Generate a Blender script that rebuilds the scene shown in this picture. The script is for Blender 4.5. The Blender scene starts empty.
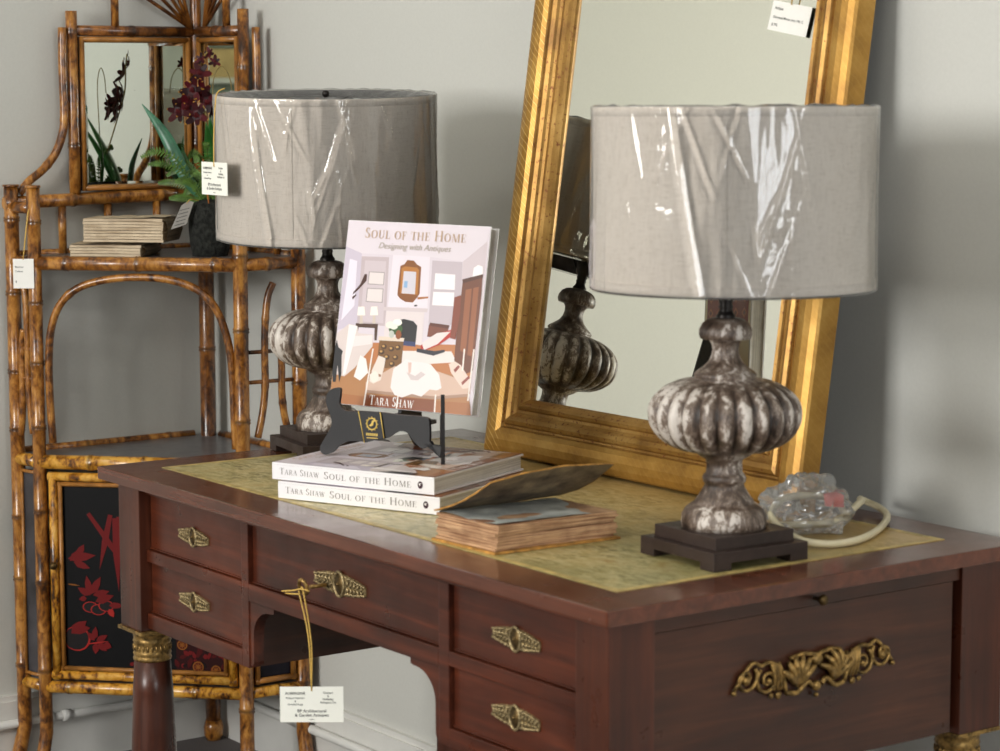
import bpy, bmesh, math, random
from mathutils import Vector, Matrix
from mathutils import noise as mnoise

random.seed(7)
SC = bpy.context.scene
COL = SC.collection
T = 0.81                       # height of the desk top above the floor (floor = 0)
PI = math.pi

# ------------------------------------------------------------------ camera
PITCH, YAW, ROLL = 0.12201, -0.94601, -0.0019
CAM = Vector((2.1947, -1.7407, T + 0.6297))
fw = Vector((math.sin(YAW) * math.cos(PITCH), math.cos(YAW) * math.cos(PITCH), -math.sin(PITCH)))
rt = Vector((math.cos(YAW), -math.sin(YAW), 0.0))
up = rt.cross(fw)
r2 = rt * math.cos(ROLL) + up * math.sin(ROLL)
u2 = -rt * math.sin(ROLL) + up * math.cos(ROLL)
cd = bpy.data.cameras.new('camera')
cam = bpy.data.objects.new('camera', cd)
COL.objects.link(cam)
M = Matrix.Identity(4)
for i in range(3):
    M[i][0], M[i][1], M[i][2], M[i][3] = r2[i], u2[i], -fw[i], CAM[i]
cam.matrix_world = M
cd.sensor_fit = 'HORIZONTAL'
cd.sensor_width = 36.0
cd.lens = 2374.87 * 36.0 / 1000.0
cd.clip_start, cd.clip_end = 0.05, 60
cd.dof.use_dof = True
cd.dof.focus_distance = 4.25
cd.dof.aperture_fstop = 8.0
SC.camera = cam

# ------------------------------------------------------------------ light and exposure
world = bpy.data.worlds.new('world')
SC.world = world
world.use_nodes = True
world.node_tree.nodes['Background'].inputs[0].default_value = (0.75, 0.86, 1.0, 1)
world.node_tree.nodes['Background'].inputs[1].default_value = 1.0

def area(name, loc, target, sx, sy, power, colour):
    d = bpy.data.lights.new(name, 'AREA')
    d.shape = 'RECTANGLE'
    d.size, d.size_y, d.energy, d.color = sx, sy, power, colour
    o = bpy.data.objects.new(name, d)
    COL.objects.link(o)
    o.location = loc
    o.rotation_euler = (Vector(target) - Vector(loc)).to_track_quat('-Z', 'Y').to_euler()
    return o

# daylight through the front window, plus an added fill light from the right
area('daylight_front', (-0.30, -4.72, 1.95), (-0.30, 0, 1.75), 1.5, 1.3, 182, (1.0, 0.985, 0.95))
area('side_fill', (4.32, -0.7, 1.7), (0, -0.7, 1.4), 1.7, 1.4, 64, (0.97, 0.99, 1.0))  # added fill for the desk end, shining in at the invented side window
CEIL = 2.75
FILL_PANELS = [(-1.2, -1.0), (0.8, -1.0), (-1.2, -3.0), (0.8, -3.0), (2.8, -1.0), (2.8, -3.0)]  # added ceiling panels, out of view, that fill the closed room with light
for (lx, ly) in FILL_PANELS:
    area('ceiling_fill_light', (lx, ly, CEIL - 0.065), (lx, ly, 0), 0.55, 0.55, 6.5, (1.0, 0.96, 0.88))

vs = SC.view_settings
SC.display_settings.display_device = 'sRGB'
vs.view_transform = 'Standard'
vs.look = 'None'
vs.exposure = 0.0
vs.gamma = 1.0
vs.use_curve_mapping = False
SC.cycles.max_bounces = 10
SC.cycles.diffuse_bounces = 5
SC.cycles.glossy_bounces = 6
SC.cycles.transparent_max_bounces = 16
SC.cycles.transmission_bounces = 6
SC.cycles.use_denoising = True
SC.cycles.caustics_reflective = False
SC.cycles.caustics_refractive = False
SC.cycles.sample_clamp_indirect = 6.0

# ------------------------------------------------------------------ materials
def lin(c):
    return tuple(((x / 255.0) / 12.92 if x / 255.0 <= 0.04045 else ((x / 255.0 + 0.055) / 1.055) ** 2.4) for x in c) + (1.0,)

class NT:
    def __init__(s, name):
        s.m = bpy.data.materials.new(name)
        s.m.use_nodes = True
        s.t = s.m.node_tree
        s.b = s.t.nodes['Principled BSDF']
        s.out = s.t.nodes['Material Output']
    def n(s, typ, **kw):
        nd = s.t.nodes.new(typ)
        for k, v in kw.items():
            setattr(nd, k, v)
        return nd
    def l(s, a, b):
        s.t.links.new(a, b)
    def set(s, **kw):
        for k, v in kw.items():
            s.b.inputs[k.replace('_', ' ')].default_value = v
    def coords(s, scale=(1, 1, 1), rot=(0, 0, 0), kind='Object'):
        tc = s.n('ShaderNodeTexCoord')
        mp = s.n('ShaderNodeMapping')
        mp.inputs['Scale'].default_value = scale
        mp.inputs['Rotation'].default_value = rot
        s.l(tc.outputs[kind], mp.inputs['Vector'])
        return mp.outputs['Vector']
    def noise(s, vec, scale, detail=4, rough=0.55, dist=0.0):
        nd = s.n('ShaderNodeTexNoise')
        nd.inputs['Scale'].default_value = scale
        nd.inputs['Detail'].default_value = detail
        nd.inputs['Roughness'].default_value = rough
        nd.inputs['Distortion'].default_value = dist
        s.l(vec, nd.inputs['Vector'])
        return nd.outputs['Fac']
    def ramp(s, fac, stops):
        r = s.n('ShaderNodeValToRGB')
        e = r.color_ramp.elements
        while len(e) < len(stops):
            e.new(0.5)
        for i, (p, c) in enumerate(stops):
            e[i].position = p
            e[i].color = c
        s.l(fac, r.inputs['Fac'])
        return r.outputs['Color']
    def mix(s, fac, a, b, mode='MIX'):
        m = s.n('ShaderNodeMix', data_type='RGBA', blend_type=mode)
        for i, v in ((0, fac), (6, a), (7, b)):
            if isinstance(v, (tuple, float, int)):
                m.inputs[i].default_value = v
            else:
                s.l(v, m.inputs[i])
        return m.outputs[2]
    def bump(s, h, strength=0.3, dist=0.002):
        b = s.n('ShaderNodeBump')
        b.inputs['Strength'].default_value = strength
        b.inputs['Distance'].default_value = dist
        s.l(h, b.inputs['Height'])
        s.l(b.outputs['Normal'], s.b.inputs['Normal'])
        return b

MATS = {}
def simple(name, c, rough=0.5, metal=0.0, nscale=60, namt=0.12, bump=0.15, bd=0.001, spec=0.5):
    k = NT(name)
    v = k.coords()
    f = k.noise(v, nscale, 4)
    a = lin(c)
    d = tuple(x * (1 - namt * 1.6) for x in a[:3]) + (1,)
    h = tuple(min(1, x * (1 + namt)) for x in a[:3]) + (1,)
    k.l(k.ramp(f, [(0.3, d), (0.7, h)]), k.b.inputs['Base Color'])
    k.set(Roughness=rough, Metallic=metal, Specular_IOR_Level=spec)
    if bump:
        k.bump(f, bump, bd)
    MATS[name] = k.m
    return k.m

def wood(name, dark, mid, light, scale=(2.0, 34, 34), rough=0.34, coat=0.12):
    k = NT(name)
    v = k.coords(scale)
    f = k.noise(v, 1.6, 6, 0.6, 0.6)
    v2 = k.coords((1, 1, 1))
    g = k.noise(v2, 5.0, 3)
    c = k.ramp(f, [(0.28, lin(dark)), (0.52, lin(mid)), (0.75, lin(light))])
    c2 = k.mix(0.35, c, k.ramp(g, [(0.3, lin(dark)), (0.7, lin(light))]))
    k.l(c2, k.b.inputs['Base Color'])
    w = k.noise(v2, 18.0, 5)
    k.l(k.ramp(w, [(0.3, (rough * 0.75,) * 3 + (1,)), (0.75, (rough * 1.5,) * 3 + (1,))]), k.b.inputs['Roughness'])
    k.set(Coat_Weight=coat, Coat_Roughness=0.16, Specular_IOR_Level=0.38)
    k.bump(f, 0.06, 0.0008)
    MATS[name] = k.m
    return k.m

wood('mahogany', (36, 15, 8), (68, 29, 16), (106, 50, 28), coat=0.06)
wood('mahogany_side', (34, 18, 11), (62, 33, 21), (92, 52, 33), scale=(34, 2.0, 34), rough=0.36, coat=0.12)
wood('mahogany_post', (36, 17, 10), (66, 31, 19), (98, 50, 31), scale=(34, 34, 2.0))
wood('mahogany_top', (54, 27, 17), (88, 46, 30), (118, 65, 44), rough=0.2, coat=0.35)
wood('black_wood', (34, 24, 20), (48, 36, 31), (62, 48, 42), rough=0.45, coat=0.0)

def bamboo(name, stops, scale=44.0):
    k = NT(name)
    v = k.coords((1, 1, 0.55))
    f = k.noise(v, scale, 4, 0.62, 0.5)
    g = k.noise(v, scale * 3.3, 3, 0.6)
    h = k.noise(v, 9.0, 2, 0.5)
    m = k.n('ShaderNodeMath', operation='MULTIPLY_ADD')
    k.l(g, m.inputs[0]); m.inputs[1].default_value = 0.35
    k.l(f, m.inputs[2])
    m2 = k.n('ShaderNodeMath', operation='MULTIPLY_ADD')
    k.l(h, m2.inputs[0]); m2.inputs[1].default_value = 0.35
    k.l(m.outputs[0], m2.inputs[2])
    m3 = k.n('ShaderNodeMath', operation='MULTIPLY')
    k.l(m2.outputs[0], m3.inputs[0]); m3.inputs[1].default_value = 0.8
    c = k.ramp(m3.outputs[0], [(p_ * 0.8, c_) for p_, c_ in stops])
    a = k.n('ShaderNodeAttribute', attribute_name='Ring')
    c = k.mix(a.outputs['Fac'], c, lin((34, 18, 9)))
    k.l(c, k.b.inputs['Base Color'])
    k.set(Roughness=0.3, Coat_Weight=0.35, Coat_Roughness=0.12)
    k.bump(g, 0.1, 0.0008)
    MATS[name] = k.m
bamboo('bamboo', [(0.64, lin((48, 25, 10))), (0.75, lin((100, 57, 19))), (0.86, lin((150, 95, 35))), (1.0, lin((188, 132, 62)))])
bamboo('bamboo_dark', [(0.64, lin((44, 22, 10))), (0.78, lin((90, 50, 20))), (0.94, lin((146, 92, 40)))])
bamboo('bamboo_gold', [(0.68, lin((54, 28, 10))), (0.76, lin((142, 88, 24))), (0.85, lin((204, 144, 44))), (0.97, lin((222, 170, 78)))], 50)
simple('bamboo_inner', (164, 110, 50), 0.3, nscale=30, namt=0.3)

def gold():
    k = NT('gilt')
    v = k.coords()
    f = k.noise(v, 9, 6, 0.65)
    g = k.noise(v, 160, 4, 0.6)
    c = k.ramp(f, [(0.25, lin((104, 70, 34))), (0.5, lin((164, 124, 62))), (0.75, lin((202, 162, 94)))])
    c = k.mix(k.ramp(g, [(0.34, (1, 1, 1, 1)), (0.42, (0, 0, 0, 1))]), c, lin((120, 70, 34)))
    k.l(c, k.b.inputs['Base Color'])
    k.set(Metallic=0.6, Roughness=0.42)
    k.bump(g, 0.15, 0.0008)
    MATS['gilt'] = k.m
    k = NT('gilt_tooled')
    v = k.coords()
    f = k.noise(v, 9, 6, 0.65)
    c = k.ramp(f, [(0.25, lin((120, 80, 34))), (0.5, lin((178, 134, 62))), (0.75, lin((208, 166, 92)))])
    w = k.n('ShaderNodeTexWave', wave_type='BANDS', bands_direction='DIAGONAL')
    w.inputs['Scale'].default_value = 42
    w.inputs['Distortion'].default_value = 2.5
    w.inputs['Detail'].default_value = 1
    k.l(v, w.inputs['Vector'])
    sx = k.n('ShaderNodeSeparateXYZ')
    tc = k.n('ShaderNodeTexCoord')
    k.l(tc.outputs['Object'], sx.inputs[0])
    wear = k.ramp(sx.outputs['X'], [(0.046, (1, 1, 1, 1)), (0.052, (0.12, 0.12, 0.12, 1))])
    lines0 = k.ramp(w.outputs['Fac'], [(0.90, (0, 0, 0, 1)), (0.98, (0.6, 0.6, 0.6, 1))])
    lines = k.mix(1.0, lines0, wear, 'MULTIPLY')
    k.l(k.mix(lines, c, lin((236, 200, 124))), k.b.inputs['Base Color'])
    k.set(Metallic=0.6, Roughness=0.42)
    k.bump(lines, 0.4, 0.001)
    MATS['gilt_tooled'] = k.m
gold()
simple('brass', (172, 152, 112), 0.42, 0.7, nscale=260, namt=0.5, bump=0.5)
simple('brass_gold', (160, 128, 74), 0.42, 0.7, nscale=120, namt=0.5, bump=0.5)
simple('brass_dark', (96, 76, 44), 0.45, 0.8, nscale=120, namt=0.4, bump=0.4)
simple('plaster_wall', (203, 203, 197), 0.75, nscale=180, namt=0.015, bump=0.05)
simple('white_paint', (220, 219, 214), 0.5, nscale=14, namt=0.03, bump=0.04)
simple('ceiling_paint', (232, 231, 226), 0.8, nscale=40, namt=0.02, bump=0.05)
simple('carpet', (112, 106, 104), 0.95, nscale=420, namt=0.25, bump=0.8, bd=0.004)
simple('paper', (244, 242, 236), 0.6, nscale=60, namt=0.012, bump=0)
simple('book_white', (240, 238, 240), 0.14, nscale=30, namt=0.01, bump=0)
simple('card', (240, 240, 230), 0.6, nscale=60, namt=0.012, bump=0)
simple('grey_card', (150, 146, 140), 0.7, nscale=60, namt=0.05, bump=0)
simple('ink', (60, 58, 58), 0.7, nscale=60, namt=0.05, bump=0)
simple('ink_grey', (134, 128, 126), 0.6, nscale=60, namt=0.05, bump=0)
simple('ink_gold', (190, 160, 132), 0.5, nscale=60, namt=0.05, bump=0)
simple('ink_tan', (176, 164, 150), 0.5, nscale=60, namt=0.05, bump=0)
simple('ink_white', (252, 250, 248), 0.5, nscale=60, namt=0.01, bump=0)
simple('ink_purple', (58, 24, 40), 0.5, nscale=60, namt=0.05, bump=0)
simple('logo_gold', (206, 176, 92), 0.4, 0.3, nscale=60, namt=0.05, bump=0)
simple('black_plastic', (28, 27, 29), 0.42, nscale=600, namt=0.2, bump=0.1)
simple('dark_metal', (40, 36, 34), 0.4, 0.6, nscale=80, namt=0.2)
simple('string', (208, 170, 84), 0.55, nscale=400, namt=0.2)
simple('cord_cream', (214, 204, 172), 0.42, nscale=50, namt=0.05, bump=0)
simple('red_plastic', (206, 62, 50), 0.4, nscale=50, namt=0.05, bump=0)
simple('leaf', (44, 104, 40), 0.33, nscale=40, namt=0.25, bump=0.1)
simple('leaf_blue', (58, 112, 84), 0.3, nscale=40, namt=0.25, bump=0.1)
simple('fern', (88, 122, 50), 0.5, nscale=80, namt=0.35, bump=0)
simple('petal', (104, 34, 50), 0.5, nscale=120, namt=0.4, bump=0)
simple('petal_edge', (214, 186, 120), 0.5, nscale=120, namt=0.2, bump=0)
simple('stalk', (128, 110, 52), 0.5, nscale=90, namt=0.3)
simple('stake', (196, 120, 62), 0.5, nscale=90, namt=0.3)
simple('moss_pot', (34, 36, 32), 0.95, nscale=110, namt=0.7, bump=1.0, bd=0.01)
simple('lacquer', (24, 21, 32), 0.45, nscale=200, namt=0.25, bump=0.1, spec=0.2)
simple('lacquer_worn', (70, 68, 72), 0.4, nscale=12, namt=0.4, bump=0.1)
simple('shelf_slate', (106, 104, 106), 0.3, nscale=30, namt=0.2, bump=0.05)
simple('lining', (70, 66, 68), 0.45, nscale=50, namt=0.4, bump=0.4)
simple('slate_board', (64, 82, 94), 0.6, nscale=30, namt=0.1, bump=0.1)
simple('sand', (206, 176, 124), 0.7, nscale=6, namt=0.2, bump=0)
simple('grey_green', (132, 140, 128), 0.5, nscale=6, namt=0.15, bump=0)
simple('window_white', (228, 228, 226), 0.4, nscale=20, namt=0.03, bump=0)
simple('page_cream', (208, 190, 160), 0.85, nscale=60, namt=0.15, bump=0)

def pages(name, light, dark, axis_scale, rough=0.85):
    k = NT(name)
    v = k.coords(axis_scale)
    f = k.noise(v, 1.0, 3, 0.6, 0.3)
    v2 = k.coords()
    g = k.noise(v2, 26, 4)
    c = k.ramp(f, [(0.30, lin(dark)), (0.55, lin(light)), (0.8, lin(light))])
    c = k.mix(k.ramp(g, [(0.45, (0, 0, 0, 1)), (0.75, (0.6, 0.6, 0.6, 1))]), c, lin(dark))
    k.l(c, k.b.inputs['Base Color'])
    k.set(Roughness=rough)
    k.bump(f, 0.5, 0.002)
    MATS[name] = k.m
pages('old_pages', (206, 166, 126), (120, 76, 48), (8, 8, 420))
pages('raw_pages', (218, 200, 172), (164, 142, 114), (8, 8, 240))
pages('raw_spine', (136, 120, 98), (78, 66, 52), (10, 10, 260))
pages('white_pages', (226, 222, 216), (172, 166, 160), (4, 4, 900))
simple('old_sheet', (188, 192, 186), 0.9, nscale=22, namt=0.3, bump=0.2)
simple('old_cover_edge', (182, 132, 62), 0.8, nscale=70, namt=0.35)
def oldcover():
    k = NT('old_cover')
    v = k.coords()
    f = k.noise(v, 24, 5, 0.65)
    k.l(k.ramp(f, [(0.3, lin((70, 58, 46))), (0.5, lin((122, 106, 84))), (0.7, lin((160, 142, 110)))]), k.b.inputs['Base Color'])
    k.set(Roughness=0.75)
    k.bump(f, 0.3, 0.002)
    MATS['old_cover'] = k.m
oldcover()

def leather():
    k = NT('leather')
    v = k.coords()
    f = k.noise(v, 15, 6, 0.72, 0.8)
    g = k.noise(k.coords((1, 2.2, 1), (0, 0, 0.5)), 42, 5, 0.7, 0.5)
    h = k.noise(v, 2.6, 3)
    c = k.ramp(f, [(0.30, lin((96, 92, 50))), (0.44, lin((142, 130, 76))), (0.56, lin((188, 170, 112))), (0.72, lin((166, 128, 64)))])
    c = k.mix(k.ramp(g, [(0.44, (0, 0, 0, 1)), (0.60, (0.85, 0.85, 0.85, 1))]), c, lin((212, 198, 148)))
    c = k.mix(k.ramp(h, [(0.42, (0, 0, 0, 1)), (0.62, (0.6, 0.6, 0.6, 1))]), c, lin((112, 112, 66)))
    sx = k.n('ShaderNodeSeparateXYZ')
    tc = k.n('ShaderNodeTexCoord')
    k.l(tc.outputs['Object'], sx.inputs[0])
    c = k.mix(k.ramp(sx.outputs['Y'], [(0.30, (0, 0, 0, 1)), (0.62, (0.62, 0.62, 0.62, 1))]), c, lin((186, 146, 82)))
    k.l(c, k.b.inputs['Base Color'])
    k.set(Roughness=0.4, Coat_Weight=0.25, Coat_Roughness=0.25)
    k.bump(g, 0.25, 0.001)
    MATS['leather'] = k.m
leather()
simple('leather_border', (186, 164, 102), 0.42, nscale=40, namt=0.35, bump=0.2)

def lampbody():
    k = NT('distressed')
    v = k.coords((1, 1, 0.5))
    f = k.noise(v, 105, 6, 0.75, 0.3)
    g = k.noise(v, 17, 3)
    a = k.n('ShaderNodeAttribute', attribute_name='Crest')
    m = k.n('ShaderNodeMath', operation='MULTIPLY_ADD')
    k.l(g, m.inputs[0]); m.inputs[1].default_value = 0.85
    k.l(f, m.inputs[2])
    m2 = k.n('ShaderNodeMath', operation='MULTIPLY_ADD')
    k.l(a.outputs['Fac'], m2.inputs[0]); m2.inputs[1].default_value = 0.27
    k.l(m.outputs[0], m2.inputs[2])
    m3 = k.n('ShaderNodeMath', operation='MULTIPLY')
    k.l(m2.outputs[0], m3.inputs[0]); m3.inputs[1].default_value = 0.6
    c = k.ramp(m3.outputs[0], [(0.50, lin((40, 30, 25))), (0.61, lin((86, 70, 59))), (0.685, lin((134, 119, 107))), (0.705, lin((196, 187, 178))), (0.85, lin((216, 208, 200)))])
    k.l(c, k.b.inputs['Base Color'])
    k.set(Roughness=0.33)
    k.bump(m.outputs[0], 0.5, 0.003)
    MATS['distressed'] = k.m
lampbody()

def linen():
    k = NT('linen')
    v = k.coords((1, 1, 1))
    a = k.noise(k.coords((700, 700, 60)), 1.0, 2)
    b = k.noise(k.coords((60, 60, 800)), 1.0, 2)
    g = k.noise(v, 14, 4)
    m = k.n('ShaderNodeMath', operation='ADD')
    k.l(a, m.inputs[0]); k.l(b, m.inputs[1])
    c = k.ramp(m.outputs[0], [(0.7, lin((198, 183, 166))), (1.0, lin((228, 216, 202)))])
    c = k.mix(0.25, c, k.ramp(g, [(0.3, lin((204, 190, 174))), (0.7, lin((230, 219, 206)))]))
    k.l(c, k.b.inputs['Base Color'])
    k.set(Roughness=0.85)
    k.bump(m.outputs[0], 0.15, 0.0006)
    MATS['linen'] = k.m
linen()

def film(name, tint=(1, 1, 1, 1), boost=0.03, rough=0.06, bump=0.0, haze=0.0):
    m = bpy.data.materials.new(name)
    m.use_nodes = True
    t = m.node_tree
    t.nodes.remove(t.nodes['Principled BSDF'])
    o = t.nodes['Material Output']
    tr = t.nodes.new('ShaderNodeBsdfTransparent')
    tr.inputs[0].default_value = tint
    gl = t.nodes.new('ShaderNodeBsdfGlossy')
    gl.inputs['Roughness'].default_value = rough
    fr = t.nodes.new('ShaderNodeFresnel')
    fr.inputs['IOR'].default_value = 1.5
    ad = t.nodes.new('ShaderNodeMath')
    ad.operation = 'ADD'
    ad.inputs[1].default_value = boost
    ad.use_clamp = True
    t.links.new(fr.outputs[0], ad.inputs[0])
    mx = t.nodes.new('ShaderNodeMixShader')
    t.links.new(ad.outputs[0], mx.inputs[0])
    t.links.new(tr.outputs[0], mx.inputs[1])
    t.links.new(gl.outputs[0], mx.inputs[2])
    last = mx.outputs[0]
    if haze > 0:
        df = t.nodes.new('ShaderNodeBsdfDiffuse')
        df.inputs[0].default_value = (0.85, 0.85, 0.84, 1)
        m2 = t.nodes.new('ShaderNodeMixShader')
        m2.inputs[0].default_value = haze
        t.links.new(last, m2.inputs[1])
        t.links.new(df.outputs[0], m2.inputs[2])
        last = m2.outputs[0]
    if bump:
        tc = t.nodes.new('ShaderNodeTexCoord')
        nz = t.nodes.new('ShaderNodeTexNoise')
        nz.inputs['Scale'].default_value = 22
        nz.inputs['Detail'].default_value = 3
        t.links.new(tc.outputs['Object'], nz.inputs['Vector'])
        bp = t.nodes.new('ShaderNodeBump')
        bp.inputs['Strength'].default_value = bump
        bp.inputs['Distance'].default_value = 0.01
        t.links.new(nz.outputs['Fac'], bp.inputs['Height'])
        t.links.new(bp.outputs['Normal'], gl.inputs['Normal'])
        t.links.new(bp.outputs['Normal'], fr.inputs['Normal'])
    t.links.new(last, o.inputs['Surface'])
    MATS[name] = m
film('cellophane', boost=0.03, rough=0.05, bump=0.12, haze=0.10)
film('bag_film', tint=(0.93, 0.92, 0.9, 1), boost=0.02, rough=0.14, bump=0.3, haze=0.16)
film('window_glass', boost=0.0, rough=0.0)

def mirrorglass(name, col):
    k = NT(name)
    v = k.coords()
    f = k.noise(v, 60, 2, 0.5)
    spots = k.ramp(f, [(0.0, (0, 0, 0, 1)), (0.80, (0, 0, 0, 1)), (0.83, (1, 1, 1, 1))])
    k.l(k.mix(spots, col, (0.25, 0.25, 0.2, 1)), k.b.inputs['Base Color'])
    k.set(Metallic=1.0, Roughness=0.0)
    MATS[name] = k.m
mirrorglass('mirror_glass', (0.97, 0.97, 0.87, 1))
mirrorglass('mirror_old', (0.84, 0.89, 0.82, 1))

k = NT('print')
at_ = k.n('ShaderNodeAttribute', attribute_name='Col')
k.l(at_.outputs['Color'], k.b.inputs['Base Color'])
k.set(Roughness=0.3, Specular_IOR_Level=0.3)
MATS['print'] = k.m
k = NT('paint')
at_ = k.n('ShaderNodeAttribute', attribute_name='Col')
k.l(at_.outputs['Color'], k.b.inputs['Base Color'])
k.set(Roughness=0.45, Specular_IOR_Level=0.2)
MATS['paint'] = k.m
k = NT('fill_glow')  # glowing face of the added ceiling fill panels
k.set(Base_Color=(0.9, 0.9, 0.88, 1), Emission_Color=(1, 0.97, 0.9, 1), Emission_Strength=3.0)
MATS['fill_glow'] = k.m

def redcloth():
    k = NT('red_cloth')
    v = k.coords((1, 1, 1))
    w = k.n('ShaderNodeTexWave', wave_type='RINGS')
    w.inputs['Scale'].default_value = 14
    w.inputs['Distortion'].default_value = 6
    w.inputs['Detail'].default_value = 2
    k.l(v, w.inputs['Vector'])
    k.l(k.ramp(w.outputs['Fac'], [(0.35, lin((132, 58, 42))), (0.7, lin((168, 84, 60))), (0.97, lin((206, 150, 118)))]), k.b.inputs['Base Color'])
    k.set(Roughness=0.9)
    MATS['red_cloth'] = k.m
redcloth()

# ------------------------------------------------------------------ mesh building
class MB:
    """one mesh under construction"""
    def __init__(s):
        s.bm = bmesh.new()
        s.cl = None
    def _faces(s, geom, smooth):
        for f in geom:
            f.smooth = smooth
    def box(s, lo, hi, bevel=0.0, mat=None):
        x0, y0, z0 = lo; x1, y1, z1 = hi
        vs_ = [s.bm.verts.new(c) for c in ((x0, y0, z0), (x1, y0, z0), (x1, y1, z0), (x0, y1, z0), (x0, y0, z1), (x1, y0, z1), (x1, y1, z1), (x0, y1, z1))]
        fs = [s.bm.faces.new([vs_[i] for i in q]) for q in ((3, 2, 1, 0), (4, 5, 6, 7), (0, 1, 5, 4), (1, 2, 6, 5), (2, 3, 7, 6), (3, 0, 4, 7))]
        if bevel > 0:
            es = list({e for f in fs for e in f.edges})
            r = bmesh.ops.bevel(s.bm, geom=es, offset=bevel, segments=2, profile=0.7, affect='EDGES')
            vs_ = list({v for f in r['faces'] for v in f.verts} | {v for v in vs_ if v.is_valid})
        if mat is not None:
            for v in vs_:
                v.co = mat @ v.co
        return s
    def tube(s, pts, rad, seg=10, caps=True, closed=False):
        pts = [Vector(p) for p in pts]
        n = len(pts)
        rads = rad if isinstance(rad, (list, tuple)) else [rad] * n
        tan = []
        for i in range(n):
            if closed:
                t = pts[(i + 1) % n] - pts[i - 1]
            else:
                t = pts[min(i + 1, n - 1)] - pts[max(i - 1, 0)]
            tan.append(t.normalized() if t.length > 1e-9 else Vector((0, 0, 1)))
        a = Vector((0, 0, 1)) if abs(tan[0].z) < 0.9 else Vector((1, 0, 0))
        nrm = (a - tan[0] * a.dot(tan[0])).normalized()
        rings = []
        for i in range(n):
            nrm = nrm - tan[i] * nrm.dot(tan[i])
            nrm = nrm.normalized() if nrm.length > 1e-6 else tan[i].orthogonal().normalized()
            bn = tan[i].cross(nrm)
            rings.append([s.bm.verts.new(pts[i] + (nrm * math.cos(2 * PI * j / seg) + bn * math.sin(2 * PI * j / seg)) * rads[i]) for j in range(seg)])
        m = n if closed else n - 1
        for i in range(m):
            A, B = rings[i], rings[(i + 1) % n]
            for j in range(seg):
                f = s.bm.faces.new((A[j], A[(j + 1) % seg], B[(j + 1) % seg], B[j]))
                f.smooth = True
        if caps and not closed:
            s.bm.faces.new(list(reversed(rings[0])))
            s.bm.faces.new(rings[-1])
        return s
    def lathe(s, prof, seg=32, centre=(0, 0, 0), mod=None, smooth=True):
        """prof: list of (r, z); mod(r, z, angle) -> r"""
        c = Vector(centre)
        rings = []
        for (r, z) in prof:
            if r < 1e-6:
                rings.append([s.bm.verts.new(c + Vector((0, 0, z)))])
            else:
                rg = []
                for j in range(seg):
                    a = 2 * PI * j / seg
                    rr = mod(r, z, a) if mod else r
                    rg.append(s.bm.verts.new(c + Vector((rr * math.cos(a), rr * math.sin(a), z))))
                rings.append(rg)
        for A, B in zip(rings, rings[1:]):
            for j in range(seg):
                if len(A) == 1 and len(B) == 1:
                    break
                if len(A) == 1:
                    f = s.bm.faces.new((A[0], B[(j + 1) % seg], B[j]))
                elif len(B) == 1:
                    f = s.bm.faces.new((A[j], A[(j + 1) % seg], B[0]))
                else:
                    f = s.bm.faces.new((A[j], A[(j + 1) % seg], B[(j + 1) % seg], B[j]))
                f.smooth = smooth
        return s
    def prism(s, poly, o, ax, ay, depth, smooth=False):
        """poly of (a, b) in the plane o + a*ax + b*ay, thickened by depth along ax x ay"""
        o, ax, ay = Vector(o), Vector(ax), Vector(ay)
        nz = ax.cross(ay).normalized()
        A = [s.bm.verts.new(o + ax * a + ay * b) for a, b in poly]
        B = [s.bm.verts.new(o + ax * a + ay * b + nz * depth) for a, b in poly]
        n = len(poly)
        fs = [s.bm.faces.new(list(reversed(A))), s.bm.faces.new(B)]
        for i in range(n):
            f = s.bm.faces.new((A[i], A[(i + 1) % n], B[(i + 1) % n], B[i]))
            f.smooth = smooth
        for f in fs[:2]:
            f.normal_update()
        bmesh.ops.triangulate(s.bm, faces=[f for f in fs if len(f.verts) > 4], ngon_method='EAR_CLIP')
        return s
    def ball(s, c, r, sub=2, scale=(1, 1, 1)):
        m = Matrix.Translation(Vector(c)) @ Matrix.Diagonal(Vector((r * scale[0], r * scale[1], r * scale[2], 1)))
        g = bmesh.ops.create_icosphere(s.bm, subdivisions=sub, radius=1.0, matrix=m)
        for v in g['verts']:
            for f in v.link_faces:
                f.smooth = True
        return s
    def torus(s, c, ax, ay, R, r, seg=20, sec=8, ry=None):
        c, ax, ay = Vector(c), Vector(ax).normalized(), Vector(ay).normalized()
        ry = ry or R
        pts = [c + ax * R * math.cos(2 * PI * i / seg) + ay * ry * math.sin(2 * PI * i / seg) for i in range(seg)]
        return s.tube(pts, r, sec, closed=True)
    def grid(s, fn, nu, nv, smooth=True, closed_u=False):
        vs_ = [[s.bm.verts.new(fn(i / nu, j / nv)) for j in range(nv + 1)] for i in range(nu if closed_u else nu + 1)]
        m = len(vs_)
        for i in range(nu):
            for j in range(nv):
                a, b = vs_[i], vs_[(i + 1) % m]
                f = s.bm.faces.new((a[j], b[j], b[j + 1], a[j + 1]))
                f.smooth = smooth
        return s
    def poly(s, pts, colour=None):
        vs_ = [s.bm.verts.new(p) for p in pts]
        f = s.bm.faces.new(vs_)
        if colour is not None:
            if s.cl is None:
                s.cl = s.bm.loops.layers.color.get('Col') or s.bm.loops.layers.color.new('Col')
            fl = [f]
            if len(vs_) > 4:
                f.normal_update()
                fl = bmesh.ops.triangulate(s.bm, faces=[f], ngon_method='EAR_CLIP')['faces']
            for ff in fl:
                for lp in ff.loops:
                    lp[s.cl] = colour
        return s
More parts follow.
